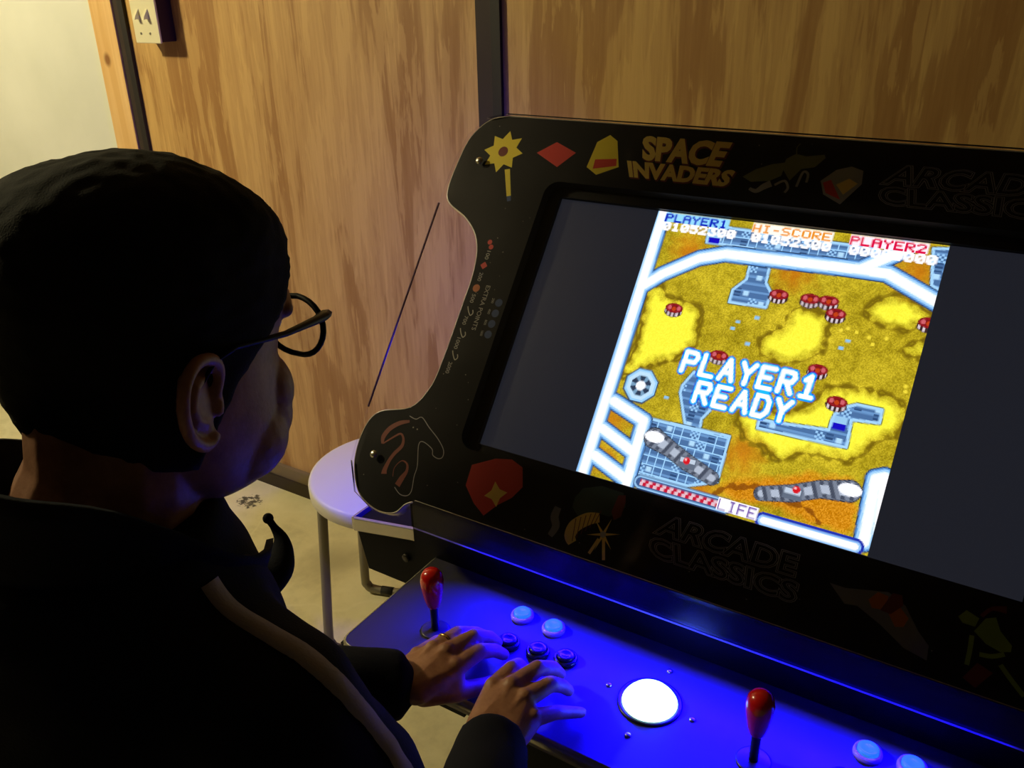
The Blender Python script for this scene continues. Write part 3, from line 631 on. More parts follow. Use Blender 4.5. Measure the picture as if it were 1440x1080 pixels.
# score legend running down the left margin, letters turned a quarter
def vtext(txt, x, v, h, length, m):
    lettering('legend_lettering', txt, ((x + h / 2, v + length / 2), (x - h / 2, v + length / 2), (x + h / 2, v - length / 2), (x - h / 2, v - length / 2)), m, 0.01, 1, 'small pale lettering ' + txt)
for txt, v, l in (('100', .3862, .014), ('200', .3503, .014), ('500', .3146, .014), ('700', .2788, .014), ('1000', .2415, .018), ('2000', .2023, .018)): vtext(txt, -.7435, v, .0065, l, M['p_grey'])
vtext('EXTRA POINTS', -.7237, .3028, .0075, .072, M['p_grey'])
for i in range(4): vtext('200' if i == 0 else ('400', '800', '1600')[i - 1], -.7076, .3171 - i * .0175, .0042, .008, M['p_grey'])
def disc(cx, cy, r, n=16, e=1.0): return [(cx + r * math.cos(2 * math.pi * k / n), cy + r * e * math.sin(2 * math.pi * k / n)) for k in range(n)]
def star(cx, cy, r0, r1, n, a0=0.0): return [(cx + (r0 if k % 2 == 0 else r1) * math.cos(math.pi * k / n + a0), cy + (r0 if k % 2 == 0 else r1) * math.sin(math.pi * k / n + a0)) for k in range(2 * n)]
for i in range(4): ink('legend_dot', [disc(-.6964, .3156 - i * .0169, .0062)], M['p_blue'])
ink('legend_fruit', [disc(-.7475, .4075, .004)], M['p_red']); ink('legend_fruit', [disc(-.7425, .4000, .004)], M['p_red']); ink('legend_fruit', [star(-.744, .369, .0062, .0045, 4)], M['p_red']); ink('legend_fruit', [disc(-.7435, .3317, .0062)], M['p_orange'])
for v in (.295, .2594, .2231): ink_strokes('legend_key', [[(-.7365, v + .002), (-.7345, v - .003), (-.7375, v - .007), (-.7410, v - .004), (-.7445, v + .001), (-.7470, v + .006)]], .0016, M['p_white'])
# plain coloured emblems
ink('emblem_star', [star(-.7800, .5590, .0360, .0230, 8)], M['p_yellow'], 1, 'plain yellow star print'); ink('emblem_dot', [disc(-.7800, .5590, .0085)], M['p_dred'], 2); ink('emblem_ray', [[(-.7660, .5290), (-.7570, .5310), (-.7390, .4870), (-.7460, .4850)]], M['p_yellow'])
ink('emblem_ray', [[(-.7390, .4870), (-.7460, .4850), (-.7420, .4770), (-.7360, .4790)]], M['p_blue'])
ink('emblem_lozenge', [[tuple(p) for p in A['inv']]], M['p_red'], 1, 'plain red lozenge print')
ink('emblem_shard', [[tuple(p) for p in A['gho2']]], M['p_yellow'], 1, 'plain yellow shard print'); ink('emblem_shard', [[(-.6160, .5450), (-.5800, .5530), (-.5830, .5640), (-.6170, .5600)]], M['p_red'], 2)
ink('emblem_shard', [[tuple(p) for p in A['gho3']]], M['p_pale'], 1, 'plain pale shard print'); ink('emblem_shard', [[(-.2830, .5570), (-.2740, .5620), (-.2560, .5360), (-.2760, .5430)]], M['p_red'], 2); ink('emblem_shard', [[(-.2660, .5560), (-.2520, .5660), (-.2400, .5600), (-.2540, .5430)]], M['p_gold'], 2)
ink('emblem_shard', [[tuple(p) for p in A['ghost']]], M['p_red'], 1, 'plain red shard print'); ink('emblem_shard', [star(-.5990, .0440, .0180, .0090, 4, .4)], M['p_gold'], 2)
# insects and beasts
ink_strokes('beast_outline', [A['liz_out']], .0012, M['p_lineb']); ink_strokes('beast_marking', [A['liz_red1']], [.004, .007, .008, .008, .004], M['p_brown'])
ink_strokes('beast_marking', [A['liz_red2']], [.002, .003, .003, .004, .006, .006, .006, .008, .010], M['p_brown']); ink_strokes('beast_marking', [A['liz_red3']], [.001, .001, .0015, .003, .005, .009, .010], M['p_brown'])
ink('beast_eye', [disc(-.7690, .1010, .0012, 8)], M['p_white']); ink('beast_eye', [disc(-.7610, .1000, .0012, 8)], M['p_white'])
P2 = lambda k: [tuple(p) for p in A[k]]
ink('insect_wing', [P2('moth_wing')], M['p_olive'], 1, 'olive winged insect print'); ink('insect_body', [P2('moth_head')], M['p_olive'], 2); ink_strokes('insect_tail', [A['moth_tail']], [.004, .006, .009, .010], M['p_pale']); ink_strokes('insect_leg', [A['moth_leg'], A['moth_leg2']], .0034, M['p_pale'])
ink_strokes('insect_feeler', [[(-.327, .594), (-.329, .604), (-.326, .610)]], .0012, M['p_olive'])
ink('worm_body', [P2('worm_body')], M['p_teal'], 1, 'dark green worm print with yellow belly'); ink_strokes('worm_belly', [A['worm_yel']], [.012, .017, .018, .016, .012], M['p_gold'], 2)
for i in range(6): ink_strokes('worm_crease', [[(-.441 - i * .0062, .066 - i * .004), (-.445 - i * .0045, .046 - i * .006)]], .0010, M['p_dred'], 3)
ink('worm_face', [P2('worm_red')], M['p_dred'], 2); ink('worm_burst', [star(-.4289, .0371, .0230, .0036, 6, .3)], M['p_gold'], 3); ink('worm_burst', [disc(-.4289, .0371, .0042, 10)], M['p_white'], 4); ink_strokes('worm_tail', [A['worm_tail']], [.010, .012, .011, .008], M['p_slate'])
ink_strokes('worm_stick', [[(-.427, .033), (-.418, .006)], [(-.433, .030), (-.440, .008)]], .0042, M['p_gold'], 1)
ink('flyer_wing', [P2('man_wing')], M['p_slate'], 1, 'grey winged flyer print with orange eyes'); ink('flyer_eye', [P2('man_o1')], M['p_orange'], 2); ink('flyer_eye', [P2('man_o2')], M['p_orange'], 2); ink('flyer_face', [P2('man_red')], M['p_dred'], 3)
ink('leaper_head', [P2('fr_head')], M['p_green'], 1, 'green leaping creature print'); ink('leaper_body', [P2('fr_body')], M['p_green']); ink_strokes('leaper_leg', [A['fr_leg1'], A['fr_leg2'], A['fr_leg3']], .0048, M['p_green']); ink_strokes('leaper_arm', [A['fr_arm']], [.004, .004, .008], M['p_dred']); ink('leaper_square', [P2('fr_red')], M['p_dred'])
random.seed(11); stars = []
for i in range(46):
    x, v = random.choice(((random.uniform(-.84, .2), random.uniform(.53, .612)), (random.uniform(-.84, .2), random.uniform(.005, .09)), (random.uniform(-.75, -.69), random.uniform(.12, .5))))
    stars.append(plate2d([disc(x, v, random.uniform(.0004, .0009), 6)], 0, INK * .8))
mk('star_specks', join(*stars), M['p_grey'], bez)['kind'] = 'stuff'

# glass over the printed panel, its sides running straight between the lobes
hg = [(-.795, .622), (-.828, .612), (-.853, .580), (-.861, .535), (-.8625, .46), (-.8605, .28), (-.8585, .11), (-.859, .075), (-.855, .026), (-.829, -.017), (-.786, -.034), (-.750, -.030)]
gout = hg + [(2 * CX - a, b) for a, b in hg[::-1]]
gl = mk('glass_sheet', plate2d([gout], 0.0024, 0.0064), M['glass'], cab); gl['label'] = 'clear glass sheet over the bezel'
for s in (0, 1):
    e = [(-.8632, .458), (-.8612, .28), (-.8592, .112)]; e = e if s == 0 else [(2 * CX - a, b) for a, b in e]
    mk('glass_edge', tube([BZ(a, b, .0044) for a, b in e], 0.0017, 8), M['gedge'], gl, True)
sp = Vector(BZ(-.8170, .045, .0064)); mk('glass_clip', lathe([(.006, 0), (.006, .002), (.003, .004)], 16, BN, sp - BN * .004 + BN * .004), M['steel'], gl, True)
mk('glass_clip', lathe([(.006, 0), (.006, .002), (.003, .004)], 16, BN, BZ(-.8135, .5365, .0064)), M['steel'], gl, True)

# cabinet body under the face
def prism_x(prof, x0, x1):
    n = len(prof); V = [(x0, y, z) for y, z in prof] + [(x1, y, z) for y, z in prof]
    return V, [tuple(range(n)), tuple(range(2 * n - 1, n - 1, -1))] + [(i, (i + 1) % n, n + (i + 1) % n, n + i) for i in range(n)]
def prism_y(prof, y0, y1):
    n = len(prof); V = [(x, y0, z) for x, z in prof] + [(x, y1, z) for x, z in prof]
    return V, [tuple(range(n)), tuple(range(2 * n - 1, n - 1, -1))] + [(i, (i + 1) % n, n + (i + 1) % n, n + i) for i in range(n)]
bk = [BZ(0, v, -0.072) for v in (0.06, 0.56)]
mk('cabinet_body', prism_x([(0.905, 0.0), (0.905, 0.70), (bk[0].y, bk[0].z - 0.02), (bk[1].y, bk[1].z), (1.36, 1.10), (1.36, 0.0)], -0.690, 0.066), M['body'], cab, bevel=0.004)
mk('riser_panel', box(-0.766, 0.142, 0.888, 0.905, 0.515, 0.742), M['body'], cab)
# shelf closing the underside of the face behind the lip
mk('under_face_board', prism_x([(0.862, 0.7515), (0.905, 0.735), (0.905, 0.752), (0.880, 0.768)], -0.735, 0.111), M['body'], cab)
# smoked lip hanging from the face, with its bright sawn edge
lp = mk('front_lip', box(-0.728, 0.104, 0.846, 0.850, 0.712, 0.7585), M['lip'], cab); lp['label'] = 'smoked acrylic lip below the face'
mk('lip_edge', box(-0.728, 0.104, 0.8452, 0.8508, 0.7100, 0.7122), M['edge'], lp)
mk('lip_end', box(-0.732, -0.728, 0.846, 0.888, 0.712, 0.7585), M['body'], lp)
# blue LED tape under the face
lt = mk('led_tape', box(-0.630, 0.048, 0.8790, 0.8875, 0.7115, 0.7180), M['led'], cab)
def strip_light(name, loc, direction, L, wd, power, spread):
    d = bpy.data.lights.new(name, 'AREA'); d.shape = 'RECTANGLE'; d.size = L; d.size_y = wd; d.energy = power; d.color = BLUE; d.spread = math.radians(spread)
    o = bpy.data.objects.new(name, d); COL.objects.link(o); q = Vector(direction).to_track_quat('-Z', 'Y'); o.rotation_mode = 'QUATERNION'; o.rotation_quaternion = q; o.location = loc
    o.parent = cab; o.matrix_parent_inverse = Matrix.Translation(-world_loc(cab))
    return o
strip_light('led_light', (-0.288, 0.877, 0.7145), (0, -0.88, -0.47), 0.66, 0.004, LED_POWER, 112)
s = strip_light('led_light_side', (-0.775, 1.05, 0.90), (-0.80, 0.35, -0.50), 0.16, 0.006, LED_SIDE_POWER, 165)

# front control panel
deck = mk('control_panel', prism_x([(0.668, 0.630), (0.888, 0.630), (0.888, 0.530), (0.760, 0.545), (0.674, 0.606)], -0.722, 0.098), M['body'], cab)
top = [(-.722 + .018 * (1 - math.cos(a)), .668 + .018 * (1 - math.sin(a))) for a in [math.radians(t) for t in (0, 22, 45, 68, 90)]]
topo = [(-.724, .888)] + top + [(-0.624 - a, b) for a, b in top[::-1]] + [(.100, .888)]
n = len(topo); V = [(x, y, .630) for x, y in topo] + [(x, y, .6325) for x, y in topo]
mk('panel_top', (V, [tuple(range(n)), tuple(range(2 * n - 1, n - 1, -1))] + [(i, (i + 1) % n, n + (i + 1) % n, n + i) for i in range(n)]), M['deck'], deck)
edge = [Vector((x, y, .6225)) for x, y in topo]
def tape(pts, z0, z1, t):
    V, F = [], []; m = len(pts)
    for i, p in enumerate(pts):
        d = (pts[min(i + 1, m - 1)] - pts[max(i - 1, 0)]).normalized(); nn = Vector((-d.y, d.x, 0)); nn = -nn
        for o_, z in ((0, z1), (t, z1 - t * .7), (t, z0 + t * .7), (0, z0)): V.append(Vector((p.x, p.y, z)) - nn * -o_ if False else Vector((p.x, p.y, z)) + nn * o_)
    for i in range(m - 1):
        for k in range(3): F.append((i * 4 + k, (i + 1) * 4 + k, (i + 1) * 4 + k + 1, i * 4 + k + 1))
    return V, F
mk('edge_moulding', tape(edge, .6100, .6330, .004), M['chrome'], deck, True)

# second control panel on the left side of the machine
sd = mk('side_control_panel', prism_y([(-.927, .590), (-.910, .516), (-.700, .515), (-.700, .650), (-.805, .634), (-.924, .612)], .930, 1.220), M['body'], cab)
sd['label'] = 'side control panel box facing the stool'
mk('edge_moulding', join(prism_y([(-.929, .592), (-.805, .616), (-.700, .632), (-.700, .655), (-.805, .6395), (-.929, .618)], .922, .930),
                         prism_y([(-.936, .592), (-.929, .592), (-.929, .618), (-.936, .616)], .926, 1.22)), M['chrome'], sd, bevel=.002)
mk('lock', lathe([(.0075, 0), (.0075, .004), (.004, .005)], 16, (0, -1, 0), (-.821, .930, .572)), M['shaft'], sd, True)
sbtn = mk('side_board', box(-.766, -.700, .905, 1.225, .300, .730), M['body'], cab)

# joysticks, buttons, trackball
def joystick(x, y):
    Z = .6325
    j = mk('joystick', lathe([(.0055, 0), (.0055, .030), (.0065, .052), (.0065, .060)], 16, None, (x, y, Z)), M['shaft'], cab, True)
    mk('bat_handle', lathe([(.0070, .040), (.0095, .044), (.0125, .056), (.0155, .074), (.0160, .084), (.0145, .093), (.0105, .099), (.005, .1015), (.001, .102)], 24, None, (x, y, Z)), M['red'], j, True)
    mk('dust_washer', lathe([(.020, 0), (.020, .0012), (.018, .0018), (.007, .002)], 32, None, (x, y, Z)), M['washer'], j, True)
    return j
joystick(-.624, .753)['label'] = 'joystick with red bat handle near the left corner'; joystick(-.178, .762)['label'] = 'joystick with red bat handle right of the trackball'
def button(x, y, lit):
    Z = .6325; r = .0165
    b = mk('push_button', lathe([(r, 0), (r, .0035), (r * .94, .0062), (r * .78, .0072), (r * .76, .0045)], 28, None, (x, y, Z)), M['btn_white'] if lit else M['btn_dark'], cab, True)
    mk('plunger', lathe([(r * .72, .003), (r * .72, .0095), (r * .62, .0112), (r * .35, .0098), (r * .02, .0092)], 28, None, (x, y, Z)), M['btn_lit'] if lit else M['btn_dark'], b, True)
    return b
for x, y, l in ((-.535, .838, 1), (-.484, .837, 1), (-.522, .781, 0), (-.479, .787, 0), (-.441, .794, 0), (-.070, .838, 1), (-.023, .842, 1), (-.085, .784, 0), (-.040, .790, 0), (.002, .794, 0)): button(x, y, l)
tb = mk('trackball', sphere((-.316, .783, .6175), .038, 32, 20), M['ball'], cab, True); tb['label'] = 'glowing white trackball'
mk('trackball_ring', lathe([(.0355, .0003), (.0405, .0003), (.0400, .0018), (.0370, .0024), (.0355, .0012)], 40, None, (-.316, .783, .6325)), M['ring'], tb, True)
for x, y in ((-.316, .845), (-.372, .783), (-.316, .721), (-.260, .783)): mk('screw', lathe([(.0042, 0), (.0040, .0012), (.0026, .0024), (.0004, .0028)], 14, None, (x, y, .6325)), M['steel'], cab, True)

# ================================================================== STOOLS
def stool(x, y, rz, label):
    t = thing('stool', label, 'stool', (x, y, 0), 'round white stools'); R = Matrix.Rotation(rz, 3, 'Z'); O = Vector((x, y, 0))
    def tr(p): return O + R @ Vector(p)
    V, F = lathe([(.160, .406), (.184, .408), (.192, .415), (.193, .440), (.1905, .4475), (.184, .450), (.02, .450)], 56, None, (x, y, 0)); mk('seat', (V, F), M['seat'], t, True)
    for a0, a1 in ((163, 55), (235, 343)):
        e = [Vector((math.cos(math.radians(a)), math.sin(math.radians(a)), 0)) for a in (a0, a1)]; u = (e[1] - e[0]).normalized()
        up = lambda d, r, z: d * r + Vector((0, 0, z))
        B0, B1 = up(e[0], .195, .012), up(e[1], .195, .012)
        leg = [up(e[0], .170, .410), up(e[0], .182, .22), up(e[0], .193, .050), up(e[0], .1945, .026) + u * .005, B0 + u * .030, (B0 + B1) / 2, B1 - u * .030, up(e[1], .1945, .026) - u * .005, up(e[1], .193, .050), up(e[1], .182, .22), up(e[1], .170, .410)]
        P = spline(leg, 5); h = len(P) // 2
        mk('leg', tube([tr(p) for p in P[:h + 1]], .0115, 12), M['leg'], t, True); mk('leg', tube([tr(p) for p in P[h:]], .0115, 12), M['leg'], t, True)
        for q in (B0 + u * .06, B1 - u * .06): mk('foot_pad', tube([tr(q - u * .016), tr(q + u * .016)], .0120, 12), M['rubber'], t, True)
    return t
stool(-1.165, 1.305, 0.0, 'white round stool with grey tube legs beside the arcade cabinet')
stool(-.545, .195, 0.0, 'white round stool hidden under the seated person')

# ================================================================== PERSON
per = thing('person', 'person in black jacket and glasses seated with both hands on the controls', 'person', (-.54, .25, 0))
HC = Vector((-.5335, .355, 1.2205)); HR = Matrix.Rotation(math.radians(6), 3, 'Z') @ Matrix.Rotation(math.radians(-8), 3, 'X') @ Matrix.Scale(1.06, 3)
def hd(p): return HC + HR @ Vector(p)
LV = [(-.118, .072, .020, .018), (-.113, .082, .000, .036), (-.104, .089, -.022, .052), (-.090, .091, -.044, .063), (-.072, .088, -.062, .069), (-.052, .085, -.076, .072), (-.030, .084, -.087, .073),
      (-.005, .085, -.095, .073), (.018, .090, -.100, .076), (.036, .093, -.103, .078), (.054, .091, -.103, .078), (.072, .082, -.098, .075), (.088, .066, -.086, .067), (.101, .044, -.066, .053), (.110, .020, -.042, .035), (.115, -.004, -.018, .012)]
def head_loft(extra=None, seg=72, sub=5):
    pts = [Vector((f, b, w_)) for _, f, b, w_ in LV]; P = spline(pts, sub); Zs = spline([(z, 0, 0) for z, *_ in LV], sub); V, F = [], []
    for p, zz in zip(P, Zs):
        f, b, w_ = p; z = zz.x; yc = (f + b) / 2 * 0.5 + 0.0 * f
        for k in range(seg):
            a = 2 * math.pi * k / seg; c, s = math.cos(a), math.sin(a); e = 0.90
            x = w_ * math.copysign(abs(c) ** e, c); ry = (f - yc) if s > 0 else (yc - b); y = yc + ry * math.copysign(abs(s) ** e, s)
            q = Vector((x, y, z))
            if extra: q = extra(q, a)
            V.append(hd(q))
    n = len(P)
    for i in range(n - 1):
        for k in range(seg): k2 = (k + 1) % seg; F.append((i * seg + k, i * seg + k2, (i + 1) * seg + k2, (i + 1) * seg + k))
    F.append(tuple(range(seg))[::-1]); F.append(tuple((n - 1) * seg + k for k in range(seg))); return V, F
soup = [head_loft()]
# nose, lips, brows, cheekbones, chin
soup += [chain([hd(p) for p in ((0, .084, .012), (0, .098, -.008), (0, .107, -.022))], (.009, .0100, .0115)), sphere(hd((.010, .095, -.027)), .0080), sphere(hd((-.010, .095, -.027)), .0080)]
soup += [chain([hd((s * .020, .082, -.055)), hd((0, .0875, -.053)), hd((-s * .020, .082, -.055))], (.005, .0062, .005)) for s in (1,)]
soup += [chain([hd((.018, .081, -.065)), hd((0, .0865, -.066)), hd((-.018, .081, -.065))], (.005, .007, .005))]
for s in (1, -1):
    soup += [chain([hd((s * .012, .090, .019)), hd((s * .036, .085, .023)), hd((s * .056, .066, .017))], (.007, .008, .007)), sphere(hd((s * .044, .054, -.040)), (.024, .024, .030)), sphere(hd((s * .044, .050, -.058)), (.024, .026, .030)), sphere(hd((s * .053, .030, -.072)), (.020, .034, .030))]
    # ear: rim, inner ridge, bowl plate, lobe
    def er(u, v, o=0.0): return hd((s * (.0735 + .010 * (v < -9) + o + .14 * max(0, -u)), -.039 + u * 1.15, -.019 + v * .93))
    rim = [er(.012, .002, .004), er(.014, .018, .006), er(.006, .029, .010), er(-.008, .031, .013), er(-.019, .022, .015), er(-.022, .006, .015), er(-.018, -.010, .013), er(-.010, -.022, .010), er(.000, -.029, .008), er(.008, -.026, .006)]
    soup.append(chain([q for q in spline(rim, 3)], [.0045] * 28))
    soup.append(chain([er(.004, .019, .006), er(-.007, .014, .009), er(-.011, .002, .010), er(-.006, -.010, .008), er(.002, -.014, .007)], (.0035, .004, .004, .004, .0035)))
    soup.append(chain([er(.014, -.002, .004), er(.013, -.010, .005)], (.004, .004)))
    soup.append(hull([(er(.004, .022, .001), .004), (er(-.012, .020, .006), .004), (er(-.015, .000, .006), .004), (er(-.006, -.020, .003), .004), (er(.006, -.024, .002), .0055), (er(.008, .000, -.004), .004)]))
# neck and upper chest
NB = Vector((-.538, .284, 1.075))
soup.append(chain([hd((0, -.030, -.030)), hd((0, -.036, -.080)), NB + Vector((0, .010, .035)), NB + Vector((0, .005, -.05))], (.062, .060, .064, .075)))
soup.append(chain([hd((0, .020, -.085)), NB + Vector((0, .045, .02))], (.036, .045)))
SH = {'R': Vector((-.374, .282, 1.000)), 'L': Vector((-.708, .318, .995))}
EL = {'R': Vector((-.312, .372, .712)), 'L': Vector((-.742, .452, .715))}
WR = {'R': Vector((-.424, .596, .680)), 'L': Vector((-.560, .612, .678))}
soup.append(hull([(SH['R'] - Vector((0, 0, .03)), .03), (SH['L'] - Vector((0, 0, .03)), .03), (NB + Vector((0, .01, -.06)), .05), (NB + Vector((0, .0, -.30)), .09)]))
HAND = {
 'R': dict(m=[(-.462, .658, .686), (-.441, .664, .692), (-.420, .660, .688), (-.402, .648, .678)],
           p=[(-.462, .697, .684), (-.434, .712, .686), (-.409, .700, .683), (-.388, .676, .670)],
           d=[(-.468, .722, .668), (-.428, .738, .669), (-.405, .721, .665), (-.380, .697, .656)],
           t=[(-.472, .737, .650), (-.425, .751, .650), (-.403, .733, .649), (-.374, .712, .646)],
           th=[(-.440, .612, .668), (-.466, .640, .655), (-.474, .668, .646), (-.470, .690, .643)]),
 'L': dict(m=[(-.522, .664, .684), (-.542, .674, .690), (-.562, .672, .686), (-.580, .662, .677)],
           p=[(-.513, .704, .683), (-.533, .718, .686), (-.556, .716, .683), (-.578, .700, .672)],
           d=[(-.508, .728, .668), (-.527, .745, .668), (-.548, .744, .667), (-.570, .725, .656)],
           t=[(-.505, .744, .650), (-.525, .758, .651), (-.543, .762, .650), (-.564, .743, .645)],
           th=[(-.540, .622, .668), (-.514, .652, .658), (-.500, .680, .650), (-.493, .702, .644)])}
nails = []
for k in 'RL':
    H = HAND[k]; wv = Vector(WR[k]); mp = [Vector(q) for q in H['m']]; side = (mp[3] - mp[0]).normalized()
    soup.append(chain([SH[k], EL[k], EL[k].lerp(wv, .6), wv - (wv - EL[k]).normalized() * .01], (.045, .038, .033, .027)))
    soup.append(hull([(wv + side * .018, .018), (wv - side * .018, .019), (mp[0] - Vector((0, .004, .003)), .0128), (mp[1] - Vector((0, .002, .003)), .0132), (mp[2] - Vector((0, .003, .003)), .0126), (mp[3] - Vector((0, .004, .002)), .0116)]))
    for i in range(4):
        fr = ((.0122, .0102, .0090, .0078), (.0125, .0105, .0092, .0080), (.0120, .0101, .0088, .0077), (.0108, .0088, .0077, .0068))[i]
        soup.append(chain([Vector(H[a][i]) for a in 'mpdt'], fr))
        soup.append(sphere(mp[i] + Vector((0, -.001, .0030)), fr[0] * .93))                       # knuckle
        soup.append(chain([wv.lerp(mp[i], .35) + side * (i - 1.5) * .002 + Vector((0, 0, .0120)), mp[i] + Vector((0, -.006, .0075))], (.0034, .0046)))  # tendon
        t_, d_ = Vector(H['t'][i]), Vector(H['d'][i]); nails.append((t_, (t_ - d_).normalized(), fr[3]))
    th = [Vector(q) for q in H['th']]; soup.append(chain(th, (.0165, .0130, .0105, .0088))); soup.append(hull([(wv, .016), (th[0], .015), (th[1], .013), (mp[0], .010)]))
    nails.append((th[3], (th[3] - th[2]).normalized(), .0088))
body_me = fuse(join(*soup), 0.0021, 5, 0.5)
body = link('body', body_me, M['skin'], per, True)
for c, d, r in nails:
    up = Vector((0, 0, 1)); nrm = (up - d * up.dot(d)).normalized(); sdv = d.cross(nrm); V, F = [], []
    for i in range(4):
        for j in range(5):
            u = -1 + 2 * j / 4; v = i / 3; V.append(c + d * (r * (-.3 + 1.0 * v)) + sdv * (u * r * .62 * (1 - .25 * v * v)) + nrm * (r * (.98 - .22 * u * u - .22 * v * v)))
    for i in range(3):
        for j in range(4): F.append((i * 5 + j, i * 5 + j + 1, (i + 1) * 5 + j + 1, (i + 1) * 5 + j))
    mk('fingernail', (V, F), M['skin'], per, True)
for s in (1, -1):
    e = mk('eye', sphere(hd((s * .031, .076, .004)), .0115), M['eye'], per, True); mk('iris', sphere(hd((s * .031, .0835, .003)), (.005, .005, .005)), M['iris'], e, True)

# hair: a close-cropped cap standing off the skull, ending at the hairline
def ss(a, b, x): t = max(0.0, min(1.0, (x - a) / (b - a))); return t * t * (3 - 2 * t)
def hair_fn(q, a):
    fwd = math.sin(a); z = q.z
    line = -.074 if fwd < -.45 else (-.074 + (fwd + .45) / .45 * .052 if fwd < 0 else (-.022 + fwd / .35 * .036 if fwd < .35 else (.014 + (fwd - .35) / .35 * .042 if fwd < .70 else .056 + (fwd - .7) / .3 * .014)))
    m = ss(line - .004, line + .012, z); nrm = Vector((q.x / .075, q.y / .1, max(0, z - .03) / .08)).normalized()
    t = .0065 + .0025 * noise.noise(q * 28) + .0015 * noise.noise(q * 120); t += .003 * ss(.05, .1, z)
    return q + nrm * (t * m - .007 * (1 - m))
mk('hair', head_loft(hair_fn, 120, 7), M['hair'], per, True)

# spectacles
gs = mk('eyeglasses', join(*[tube([hd((s * .0370 + .0280 * math.cos(a) * (1 + .06 * math.sin(a)), .104 - .006 * abs(math.cos(a)), -.005 + .0225 * math.sin(a))) for a in [2 * math.pi * k / 28 for k in range(29)]], .0024, 8, False) for s in (1, -1)],
     tube([hd(p) for p in ((-.011, .104, .002), (0, .107, .005), (.011, .104, .002))], .0018, 8)), M['specs'], per, True); gs['label'] = 'thin black framed glasses'
for s in (1, -1):
    mk('temple_arm', join(tube([hd(p) for p in ((s * .0590, .1000, .005), (s * .0655, .0985, .008), (s * .0720, .088, .009), (s * .0790, .040, .008), (s * .0815, -.010, .010), (s * .0835, -.030, .006), (s * .082, -.044, -.010))], [.0050, .0068, .0060, .0038, .0028, .0024, .0018], 8, True, .6)), M['specs'], gs, True)
    V = [hd((s * .0365 + .0270 * math.cos(2 * math.pi * k / 24), .1010, -.005 + .0215 * math.sin(2 * math.pi * k / 24))) for k in range(24)]
    mk('lens', (V + [v + HR @ Vector((0, .0015, 0)) for v in V], [tuple(range(24)), tuple(range(47, 23, -1))] + [(k, (k + 1) % 24, 24 + (k + 1) % 24, 24 + k) for k in range(24)]), M['lens'], gs)
# ring on the left hand
rp, rm = Vector(HAND['L']['p'][2]), Vector(HAND['L']['m'][2]); rc = rm.lerp(rp, .45); ax = (rp - rm).normalized()
mk('finger_ring', lathe([(.0120, -.002), (.0126, -.001), (.0126, .001), (.0120, .002)], 24, ax, rc), M['gold'], per, True)

# jacket
def ring_loft(rings, seg=40):
    V, F = [], []
    for c, rx, ry, yaw in rings:
        R = Matrix.Rotation(math.radians(yaw), 3, 'Z')
        for k in range(seg):
            a = 2 * math.pi * k / seg; V.append(Vector(c) + R @ Vector((rx * math.cos(a), ry * math.sin(a), 0)))
    for i in range(len(rings) - 1):
        for k in range(seg): k2 = (k + 1) % seg; F.append((i * seg + k, i * seg + k2, (i + 1) * seg + k2, (i + 1) * seg + k))
    F.append(tuple(range(seg))[::-1]); F.append(tuple((len(rings) - 1) * seg + k for k in range(seg))); return V, F
yw = -5
js = [ring_loft([((-.545, .205, .470), .185, .140, yw), ((-.545, .205, .55), .195, .150, yw), ((-.545, .215, .66), .185, .145, yw), ((-.543, .235, .78), .190, .142, yw), ((-.541, .258, .88), .200, .138, yw), ((-.540, .272, .97), .190, .122, yw), ((-.540, .276, 1.035), .155, .110, yw), ((-.538, .276, 1.092), .100, .094, yw), ((-.538, .276, 1.112), .088, .088, yw)])]
for k in 'RL':
    wv = WR[k]; ev = EL[k]; cuff = wv - (wv - ev).normalized() * (.006 if k == 'R' else .002)
    js.append(chain([NB.lerp(SH[k], .35) + Vector((0, 0, -.035)), NB.lerp(SH[k], .75) + Vector((0, 0, -.015)), SH[k], SH[k].lerp(ev, .35), ev, ev.lerp(cuff, .5), cuff - (wv - ev).normalized() * .02], (.075, .070, .066, .062, .056, .050, .041)))
    js.append(tube([cuff - (wv - ev).normalized() * .05, cuff], [.043, .041], 24))
    js.append(tube([cuff - (wv - ev).normalized() * .012, cuff - (wv - ev).normalized() * .002], [.0425, .0425], 24))
jme = fuse(join(*js), 0.006, 10, 0.5)
jc = np.empty(len(jme.vertices) * 3, np.float32); jme.vertices.foreach_get('co', jc); jn = np.empty(len(jc), np.float32); jme.vertex_normals.foreach_get('vector', jn)
jc = jc.reshape(-1, 3); jn = jn.reshape(-1, 3)
jf = [.0075 * noise.noise(Vector((x * 7, y * 7, z * 13))) + .0035 * noise.noise(Vector((x * 20, y * 20, z * 34))) for x, y, z in jc.tolist()]
jme.vertices.foreach_set('co', (jc + jn * np.array(jf, np.float32)[:, None]).ravel()); jme.update()
jk = link('jacket', jme, M['jacket'], per, True); jk['label'] = 'black zip jacket with pale shoulder piping'
